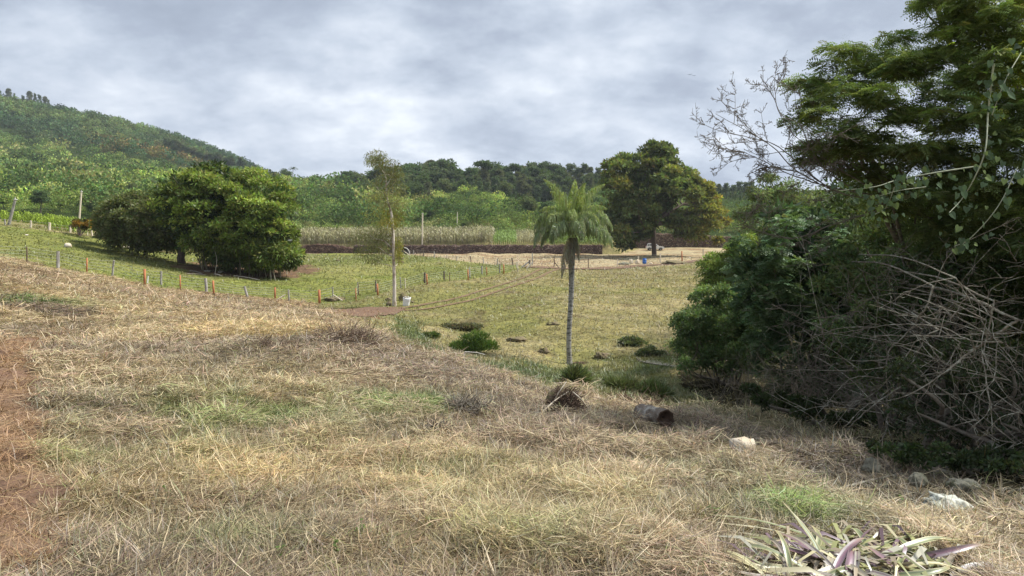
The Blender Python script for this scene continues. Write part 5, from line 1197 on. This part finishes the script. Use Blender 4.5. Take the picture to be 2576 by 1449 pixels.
def tuftbush(name, px, py, w, h, n, col, label, cat, col2=None, L=.13, W=.05, mat='leaf', upright=False):
    b = hit(px, py); k = b[1] / 1717; t = thing(name, b, label, cat); ca = Acc(); ta = Acc(); K = 26
    u = r.normal(size=(K, 3)); u[:, 2] = np.abs(u[:, 2]); u = unit(u) * (r.random((K, 1)) ** .5); Rw, Hh = w * k / 2, h * k
    C = b + u * [Rw * .8, Rw * .55, Hh * .8] + [0, Rw * .3, 0]; C[:, 2] = np.maximum(C[:, 2], gz(C[:, 0], C[:, 1]) + .05); R = np.tile([Rw * .3, Rw * .3, Hh * .22], (K, 1))
    crown(ca, C, R, n, L, W, col, r, .4, .25, low=.2, outward=.9, drop=-.5 if upright else -.05, col2=col2, mixf=r.random(K) if col2 is not None else None)
    for q in C[:10]: limb(ta, b + [0, Rw * .3, -.05], q, .02, .006, r, .05, 4, 3)
    ta.obj('stems', M['twig'], t, b); ca.obj('foliage', M[mat], t, b); return t
tuftbush('round_bush', 1188, 888, 136, 52, 230, (.085, .135, .04), 'round grassy green bush in the hollow in front of the mown field', 'bush', (.16, .24, .06), .22, .035, upright=True)
tuftbush('brush_heap', 1165, 832, 120, 20, 120, (.11, .12, .065), 'low dark heap of cut brush above the round green bush', 'brush', (.10, .085, .06), .16, .06)
tuftbush('low_bush', 1085, 850, 60, 16, 90, (.09, .12, .035), 'low olive tuft left of the round green bush', 'bush', (.06, .09, .03), .14, .04)
tuftbush('low_bush', 1590, 870, 90, 22, 110, (.12, .145, .065), 'low dark leafy weed patch at the left foot of the thicket', 'bush', (.12, .14, .09), .13, .06)
tuftbush('low_bush', 1640, 895, 80, 26, 100, (.125, .145, .07), 'trailing weeds below the leafy patch at the thicket edge', 'bush', (.14, .16, .11), .12, .05)
tuftbush('grass_tussock', 1450, 970, 60, 30, 120, (.13, .16, .065), 'bright tussock of long grass in the hollow below the palm', 'grass tuft', (.17, .22, .07), .30, .02, 'grass', True)
tuftbush('grass_tussock', 1560, 985, 110, 26, 140, (.125, .155, .06), 'wide bed of lush grass in the hollow at the foot of the thicket', 'grass tuft', (.155, .185, .07), .22, .02, 'grass', True)
tuftbush('grass_tussock', 1640, 1002, 90, 30, 120, (.10, .13, .05), 'dark lush grass clump beside the thicket above the log', 'grass tuft', (.12, .17, .05), .26, .025, 'grass', True)
def stalks(name, px, py, w, h, n, label, cat, mat='root', rad=.008, flat=.5, seed=3, jit=.5):
    """heap of dry roots and stalks"""
    rr = np.random.default_rng(seed); b = hit(px, py); k = b[1] / 1717; a = Acc(); Rw, Hh = w * k / 2, h * k
    for i in range(n):
        a0 = rr.random() * 6.28; q = rr.random() ** .5; s = b + [math.cos(a0) * q * Rw * .75, math.sin(a0) * q * Rw * .5 + Rw * .3, 0]; s[2] = ground(s[0], s[1]) + Hh * .75 * (1 - q * q) * rr.random()
        v = unit(rr.normal(size=3) * [1, 1, .6] + [math.cos(a0) * .6, math.sin(a0) * .6, .35 * flat]); l = (.25 + .5 * rr.random()) * Rw
        e = s + v * l; e[2] = max(e[2], ground(e[0], e[1]) + .01)
        tube(a, smoothline([s, (s + e) / 2 + rr.normal(size=3) * l * .14, e], 4), rad * (.5 + rr.random()), rad * .4, 4)
    return a, b
a, b = stalks('root_ball', 1420, 1032, 100, 74, 620, '', '', rad=.010, flat=1.4)
t = thing('root_ball', b, 'uprooted brown root ball with upturned dead stalks on the crest of the hay slope', 'root ball'); a.obj('roots', M['root'], t, b)
c = Acc(); k = b[1] / 1717; blob(c, b + [-.03, .22, .16], np.array([40 * k, 34 * k, 34 * k]), r, rough=.4); c.obj('earth', M['litter'], t, b)
c = Acc()
for (x0, y0, x1, y1) in ((1365,1040,1430,985),(1385,1030,1425,960),(1478,1030,1440,985)): tube(c, smoothline([hit(x0, y0) + [0, 0, .03], at((x0 + x1) / 2, (y0 + y1) / 2 - 6, b[1] - .1), at(x1, y1, b[1])], 4), .014, .008, 5)
c.obj('stalk', M['palewood'], t, b)
for (px, py, w_, h_, n_, sd, lab) in ((860,858,190,24,420,5,'long grey windrow of dead stems across the top of the near slope'),(700,880,120,14,220,6,'thin grey drift of dead stems left of the windrow'),(1180,1030,150,28,260,7,'grey drift of tangled dry stems left of the root ball'),(1105,1090,90,30,200,8,'pale grey nest of dry stems below the bright green patch'),(1610,1020,170,24,200,9,'brown drift of dead weeds behind the rotting log')):
    a, b = stalks('dry_brush', px, py, w_, h_, n_, '', '', rad=.007, flat=.6, seed=sd); tag(a.obj('dry_brush', M['twig' if sd in (7, 8) else 'root']), lab, 'dry brush')
# rotting log
b0 = hit(1674, 1072); b1 = hit(1603, 1050); k = b0[1] / 1717; R0 = 24 * k
axis = unit(np.array([b1[0] - b0[0], b1[1] - b0[1] + .35, 0])); b1 = b0 + axis * 1.0; b1[2] = ground(b1[0], b1[1])
t = thing('rotting_log', b0, 'thick rotting log with a dark hollow end lying at the edge of the hay', 'log'); a = Acc(); c = Acc()
n_ = 22; m = 12; pts = np.linspace(b0 + [0, 0, R0 * .82], b1 + [0, 0, R0 * .7], m); s1 = unit(np.cross(axis, [0, 0, 1])); s2 = np.cross(s1, axis); th = np.arange(n_) * 2 * math.pi / n_
def ring(p, s, amp, off): return p + (np.cos(th)[:, None] * s1 + np.sin(th)[:, None] * s2) * (R0 * s * (1 + amp * 1.5 * (fbm(np.cos(th) * 2 + off, np.sin(th) * 2 + off * .7, .45, 5, 5) - .5)))[:, None]
V = np.concatenate([ring(p, 1 - .012 * i, .42, i * .35) for i, p in enumerate(pts)] + [ring(pts[-1] + axis * .1, .45, .6, 9)])
i = np.arange(m)[:, None]; j = np.arange(n_)[None]; j2 = (j + 1) % n_
a.add(V, np.stack(np.broadcast_arrays(i * n_ + j, i * n_ + j2, (i + 1) * n_ + j2, (i + 1) * n_ + j), -1)); a.obj('bark', M['wood'], t, b0, smooth=False)
V = np.concatenate([ring(pts[0], .99, .42, 0), ring(pts[0] - axis * .01, .82, .3, 0), ring(pts[0] + axis * .05, .62, .6, 2), ring(pts[0] + axis * .09, .12, .5, 3)])
i = np.arange(3)[:, None]; c.add(V, np.stack(np.broadcast_arrays(i * n_ + j, i * n_ + j2, (i + 1) * n_ + j2, (i + 1) * n_ + j), -1)); c.obj('hollow_core', M['rot'], t, b0)
b = hit(1555, 1020); a = Acc(); e = hit(1500 + 30, 1010); tube(a, smoothline([hit(1572, 1027) + [0, 0, .05], b + [0, 0, .11], e + [0, 0, .08]], 5), .05, .03, 8); tag(a.obj('dead_branch', M['wood']), 'short pale piece of dead branch lying left behind the rotting log', 'branch')
clod('stump', 1543, 1013, 16, 10, 'small dark stump beside the pale piece of dead branch', 'stump', 'litter', .4)
# flat pale stone: half-round slab
b = hit(1876, 1136); k = b[1] / 1717; a = Acc(); q = [(-32,10),(-20,15),(-5,17),(12,17),(25,14),(32,7),(33,1),(28,-6),(18,-10),(6,-13),(-4,-11),(-14,-5),(-24,2)]
q = np.array(q) * k * [1, 1.5]; n_ = len(q); z = ground(b[0], b[1]); Vt = []
for s, h_ in ((.97, 0), (1, .03), (.99, .075), (.93, .10), (.4, .112)): Vt.append(np.column_stack([q * s, np.full(n_, h_) + .22 * q[:, 1] * s + .012 * r.normal(size=n_) * (h_ > .05)]))
V = np.concatenate(Vt) + [b[0], b[1] + .1, z - .01]; i = np.arange(4)[:, None]; j = np.arange(n_)[None]; j2 = (j + 1) % n_
a.add(V, np.stack(np.broadcast_arrays(i * n_ + j, i * n_ + j2, (i + 1) * n_ + j2, (i + 1) * n_ + j), -1)); a.add(Vt[-1] + [b[0], b[1] + .1, z - .01], [[0, k_, k_ + 1, k_ + 2] for k_ in range(1, n_ - 2, 2)])
tag(a.obj('flat_stone', M['palestone']), 'half-round flat cream stone slab lying on the hay below the thicket', 'stone')
clod('lichen_rock', 2392, 1284, 108, 34, 'long low rock with white lichen at the lower right edge of the thicket', 'rock', 'lichenstone', .5, lift=.3)
clod('rock', 2196, 1186, 38, 34, 'pale grey upright rock at the foot of the arching bare branch', 'rock', 'stone', .6)
clod('rock', 2312, 1222, 48, 34, 'rounded mossy grey rock in the shade right of the pale upright rock', 'rock', 'stone', .35)
clod('rock', 2430, 1236, 70, 30, 'dark boulder deep in the shade at the right of the thicket foot', 'rock', 'stone', .4)
# odd bits: bent rod, white stump, fallen frond, stake, planks
b = hit(1168, 908); a = Acc(); k = b[1] / 1717; tube(a, [b - [0, 0, .1], b + [0, 0, 22 * k], b + [.02, 0, 23.5 * k], b + [30 * k, .1, 20 * k], b + [52 * k, .2, 13 * k]], .012, .008, 6); tag(a.obj('bent_rod', M['concrete']), 'thin white rod bent over at the top in front of the round green bush', 'rod')
b = hit(1440, 944); a = Acc(); k = b[1] / 1717; 
for q in ((0, 0, 0, 20), (-6, 3, -3, 18), (5, 2, 3, 17), (9, -3, 3, 13), (-10, 0, -5, 12)): tube(a, [b + [q[0] * k, q[1] * k, -.03], b + [q[2] * k, 0, q[3] * k]], .035, .02, 6)
tag(a.obj('white_stump', M['lichenstone']), 'small bleached forked stump in the hollow just below the palm', 'stump')
b = hit(1640, 918); t = thing('fallen_frond', b, 'dry grey palm frond lying on the grass at the thicket edge', 'frond'); a = Acc(); p = smoothline([hit(1600, 905) + [0, 0, .12], hit(1612, 912) + [0, 0, .06], b + [0, 0, .06], hit(1690, 926) + [0, 0, .08]], 10); tube(a, p, .03, .01, 5); a.obj('stalk', M['twig'], t, b); c = Acc()
for i in range(60):
    q = p[12 + int(r.integers(len(p) - 12))]; d = unit(np.array([.9, r.normal() * .5, r.normal() * .12])); l = .3 + .4 * r.random(); e = q + d * l; e[2] = ground(e[0], e[1]) + .04 + .08 * r.random(); wv = np.array([0, .014, .004]); c.add([q - wv, q + wv, e + wv * .2, e - wv * .2], [[0, 1, 2, 3]], np.array([.34, .31, .26]) * (.7 + .5 * r.random()))
c.obj('leaflets', M['grass'], t, b)
def stick(name, x0, y0, x1, y1, rr_, mat, label, cat, lift=.02, dy=0.0):
    p0 = hit(x0, y0); p1 = at(x1, y1, p0[1] + dy) if dy or lift < 0 else hit(x1, y1); a = Acc(); tube(a, smoothline([p0 + [0, 0, abs(lift)], (p0 + p1) / 2 + [0, 0, abs(lift) + rr_], p1 + [0, 0, abs(lift)]], 4), rr_, rr_ * .8, 7); return tag(a.obj(name, M[mat]), label, cat)
stick('white_stake', 371, 712, 373, 694, .055, 'white', 'short white stake tilted against the orange post left of the bamboo', 'stake', -.0001, .01)
stick('plank', 295, 623, 352, 626, .10, 'palewood', 'long pale plank lying in the grass under the low dark tree', 'plank')
stick('stick', 375, 838, 365, 826, .012, 'orange', 'thin reddish stick poking from the hay on the left', 'stick', -.001, .05)
stick('thin_post', 905, 754, 905, 741, .05, 'palewood', 'short pale stub of a post behind the wire fence left of the eucalyptus', 'post', -.001, .01) if False else None
stick('bamboo_cane', 541, 690, 560, 696, .05, 'palewood', 'fallen bamboo cane bent onto the grass at the left of the clump', 'cane')
stick('bamboo_cane', 655, 705, 590, 694, .04, 'palewood', 'fallen bamboo cane lying flat along the front of the clump', 'cane')
stick('cut_branch', 478, 682, 510, 690, .07, 'twig', 'cut branch in the litter under the left of the bamboo', 'branch')
stick('cut_branch', 470, 690, 520, 693, .06, 'twig', 'second thinner cut branch just below the first in the bamboo litter', 'branch')
stick('dead_twig', 2060, 1248, 2300, 1190, .014, 'lichen', 'long thin dead stick lying on the ground before the thicket rocks', 'stick')
# broad-leaved weeds coming up through the hay
for (px, py, sz) in ((1075,1335,.09),(850,1392,.06),(905,1350,.055),(1500,1395,.06),(700,1405,.06),(430,1250,.055),(1605,1235,.06),(1790,1300,.065),(2262,1272,.08),(1330,1200,.05)):
    b = hit(px, py); t = thing('weed', b, 'small green broad-leaved weed sprouting through the cut hay', 'weed', 'weeds sprouting through the hay'); la = Acc(); sa = Acc()
    for st in range(int(r.integers(2, 4))):
        tp = b + [r.normal() * sz * .5, r.normal() * sz * .5, sz * (.9 + .6 * r.random())]; p = smoothline([b - [0, 0, .02], (b + tp) / 2 + r.normal(size=3) * sz * .1, tp], 4); tube(sa, p, .003, .0015, 4, (.2, .25, .1))
        for k in range(7):
            q = p[2 + int(r.integers(len(p) - 2))]; az = r.random() * 6.28; heart(la, q, sz * (.22 + .22 * r.random()), np.array([math.cos(az), math.sin(az), -.15 + .5 * r.random()]), np.array([0, 0, 1.]) + r.normal(size=3) * .3, np.array([.13, .19, .06]) * (.7 + .6 * r.random()))
    sa.obj('stem', M['culm'], t, b); la.obj('leaves', M['leaf'], t, b)
# two birds
for (px, py, s, lab) in ((1735.5, 188, .75, 'dark bird gliding in the open sky, the larger and left of two'), (1746, 190.5, .55, 'dark bird gliding in the open sky, the smaller and right of two')):
    c0 = at(px, py, 190); t = thing('bird', c0, lab, 'bird', 'pair of birds in the sky'); a = Acc(); blob(a, c0, (s * .34, s * .14, s * .13), r, rough=.1, nu=8, nv=7); a.obj('body', M['bird'], t, c0, smooth=True); 
    for sg in (-1, 1):
        a = Acc(); v = c0 + np.array([[.16, sg * .05, .03], [-.16, sg * .05, .03], [-.24, sg * .6, .22], [.1, sg * .62, .24], [-.18, sg * 1.15, .12], [-.1, sg * 1.15, .12]]) * s * .8
        a.add(np.concatenate([v, v - [0, 0, .03]]), [[0, 1, 2, 3], [3, 2, 4, 5], [6, 9, 8, 7], [9, 11, 10, 8], [0, 3, 9, 6], [1, 7, 8, 2]]); a.obj('wing', M['bird'], t, c0)
    t.rotation_euler.z = 1.2

# ------------------------------------------------------------------ heap of pulled striped plants, lower right
M['strap'] = leafmat('strap_leaf', .2, .06, .4, (1.05, 1.05, .8))
hb = hit(2170, 1440); t = thing('plant_heap', hb, 'wilted heap of uprooted strap-leaved plants striped cream, green and purple', 'plants')
r = np.random.default_rng(71)
def strap(px, py, lift, az, L, W, arch, curl, cols, twist=0.0, k=9):
    acc = Acc(); b = hit(px, min(py + 22, 1500)); b = b + [0, 0, lift * .55]; arch = arch * .62; d = np.array([math.sin(az), math.cos(az), 0]); e = arch; p = b.copy(); pts = [p]
    for i in range(k): p = p + (d * math.cos(e) + np.array([0, 0, math.sin(e)])) * L / k; e -= curl / k * (.4 + 1.2 * i / k); d = unit(d + np.array([-d[1], d[0], 0]) * twist / k); p[2] = max(p[2], ground(p[0], p[1]) + .012 + lift * .3); pts.append(p)
    pts = np.array(pts); tg = unit(np.gradient(pts, axis=0)); sd_ = unit(np.cross(tg, [0, 0, 1.0]) + r.normal(size=3) * .35); nr = np.cross(sd_, tg)
    wf = np.interp(np.linspace(0, 1, k + 1), [0, .15, .5, .8, 1], [.75, 1, .95, .6, .06])[:, None] * W / 2; wob = .5 * W * r.normal(size=(k + 1, 1)) * .25
    cr = [pts + sd_ * wf * s + nr * (abs(s) * .35 * wf + wob * s * .3) for s in (-1, -.55, 0, .55, 1)]; V = np.stack(cr, 1).reshape(-1, 3)
    edge, mid, ctr = [np.array(c_) for c_ in cols]; C = np.tile(np.stack([edge, mid, ctr, mid, edge]), (k + 1, 1)) * np.repeat(.8 + .35 * r.random((k + 1, 1)), 5, 0)
    tipf = np.repeat(np.linspace(0, 1, k + 1) ** 4, 5)[:, None]; C = C * (1 - tipf) + np.array([.42, .34, .2]) * tipf
    i = np.arange(k)[:, None]; j = np.arange(4)[None]; acc.add(V, np.stack(np.broadcast_arrays(i * 5 + j, i * 5 + j + 1, (i + 1) * 5 + j + 1, (i + 1) * 5 + j), -1), C)
    return acc.obj('leaf', M['strap'], t, hb)
cream = (.58, .53, .33); green = (.17, .22, .12); olive = (.26, .27, .12); purp = (.17, .115, .14); grey = (.36, .35, .28); rose = (.22, .11, .16); dead = (.34, .28, .2)
sets = [(cream, green, olive), (cream, olive, green), (purp, purp, rose), (grey, purp, grey), (cream, grey, cream), (purp, grey, purp), (cream, cream, olive), (dead, grey, dead)]
fixed = [(2060,1360,.12,-1.05,.95,.035,.30,.8,0),(2050,1365,.10,-1.0,.85,.03,.22,.7,4),(2085,1420,.14,-.75,.42,.038,.5,.6,2),(2100,1440,.14,.75,.50,.045,.5,.7,2),(2095,1440,.14,-.35,.38,.034,.6,.6,3),(2065,1400,.1,-.15,.42,.04,1.1,-.2,1),(2020,1430,.1,-1.2,.5,.04,.8,1.8,0),(2230,1400,.12,1.25,.8,.05,.35,1.1,0),(2250,1395,.1,1.2,.75,.045,.45,1.3,6),(2210,1370,.1,1.35,.6,.04,.3,.9,1),(2180,1380,.12,.1,.35,.04,.9,2.4,0),(2140,1390,.1,-.9,.5,.05,.5,1.4,1),(1960,1440,.04,-.9,.5,.03,.75,2.2,0),(1935,1448,.03,-.6,.55,.025,.8,2.4,6),(1990,1440,.05,.2,.4,.04,1.2,1.2,1)]
for f in fixed: strap(f[0], f[1], f[2], f[3], f[4], f[5], f[6], f[7], sets[f[8]], r.normal() * .5)
for i in range(84):
    a0 = r.random() * 6.28; q = r.random() ** .6; px = 2150 + math.cos(a0) * q * 250; py = 1432 - abs(math.sin(a0)) * q * 70 + (r.random() - .3) * 50
    strap(px, min(py, 1447), .03 + .13 * (1 - q), r.random() * 6.28, .28 + .38 * r.random(), .035 + .028 * r.random(), -.1 + .65 * r.random() ** 1.3, .3 + 1.6 * r.random(), sets[int(r.integers(len(sets)))], r.normal() * .9)
_keep = strap
acc = Acc()
for i in range(150):
    a0 = r.random() * 6.28; q = r.random() ** .6; px = 2150 + math.cos(a0) * q * 270; py = min(1436 - abs(math.sin(a0)) * q * 80 + (r.random() - .3) * 50, 1448); b = hit(px, py) + [0, 0, .02 + .10 * r.random() * (1 - q)]
    az = r.random() * 6.28; d = np.array([math.sin(az), math.cos(az), .12 * r.normal()]); L = .18 + .35 * r.random(); sd_ = unit(np.cross(d, [0, 0, 1]) + r.normal(size=3) * .3) * (.008 + .011 * r.random())
    m1 = b + d * L * .5 + [0, 0, .03 + .05 * r.random()]; e = b + d * L; e[2] = ground(e[0], e[1]) + .015 + .05 * r.random(); cc_ = np.array([cream, olive, dead, purp, grey][int(r.integers(5))]) * (.7 + .5 * r.random())
    acc.add([b - sd_ * .7, b + sd_ * .7, m1 + sd_, m1 - sd_, e + sd_ * .1, e - sd_ * .1], [[0, 1, 2, 3], [3, 2, 4, 5]], cc_)
tag(acc.obj('leaf_litter', M['strap'], t, hb), kind='stuff')

# ------------------------------------------------------------------ air
me = bpy.data.meshes.new('haze'); X0, X1, Y0, Y1, Z0, Z1 = -1000, 1000, -260, 1250, float(GZ.min()) - 1, float(GZ.max()) + 40
vv = [(x, y, z) for z in (Z0, Z1) for y in (Y0, Y1) for x in (X0, X1)]
me.from_pydata(vv, [], [(0, 2, 3, 1), (4, 5, 7, 6), (0, 1, 5, 4), (1, 3, 7, 5), (3, 2, 6, 7), (2, 0, 4, 6)]); hz = bpy.data.objects.new('haze', me); COL.objects.link(hz)
m, nt, out = newmat('haze_air'); pv = N_(nt, 'ShaderNodeVolumePrincipled'); pv.inputs['Color'].default_value = (.78, .86, 1, 1); pv.inputs['Density'].default_value = .00014; pv.inputs['Anisotropy'].default_value = .2
nt.links.new(pv.outputs[0], out.inputs['Volume']); me.materials.append(m); tag(hz, 'thin blue air haze over the far hills', 'haze', kind='stuff')
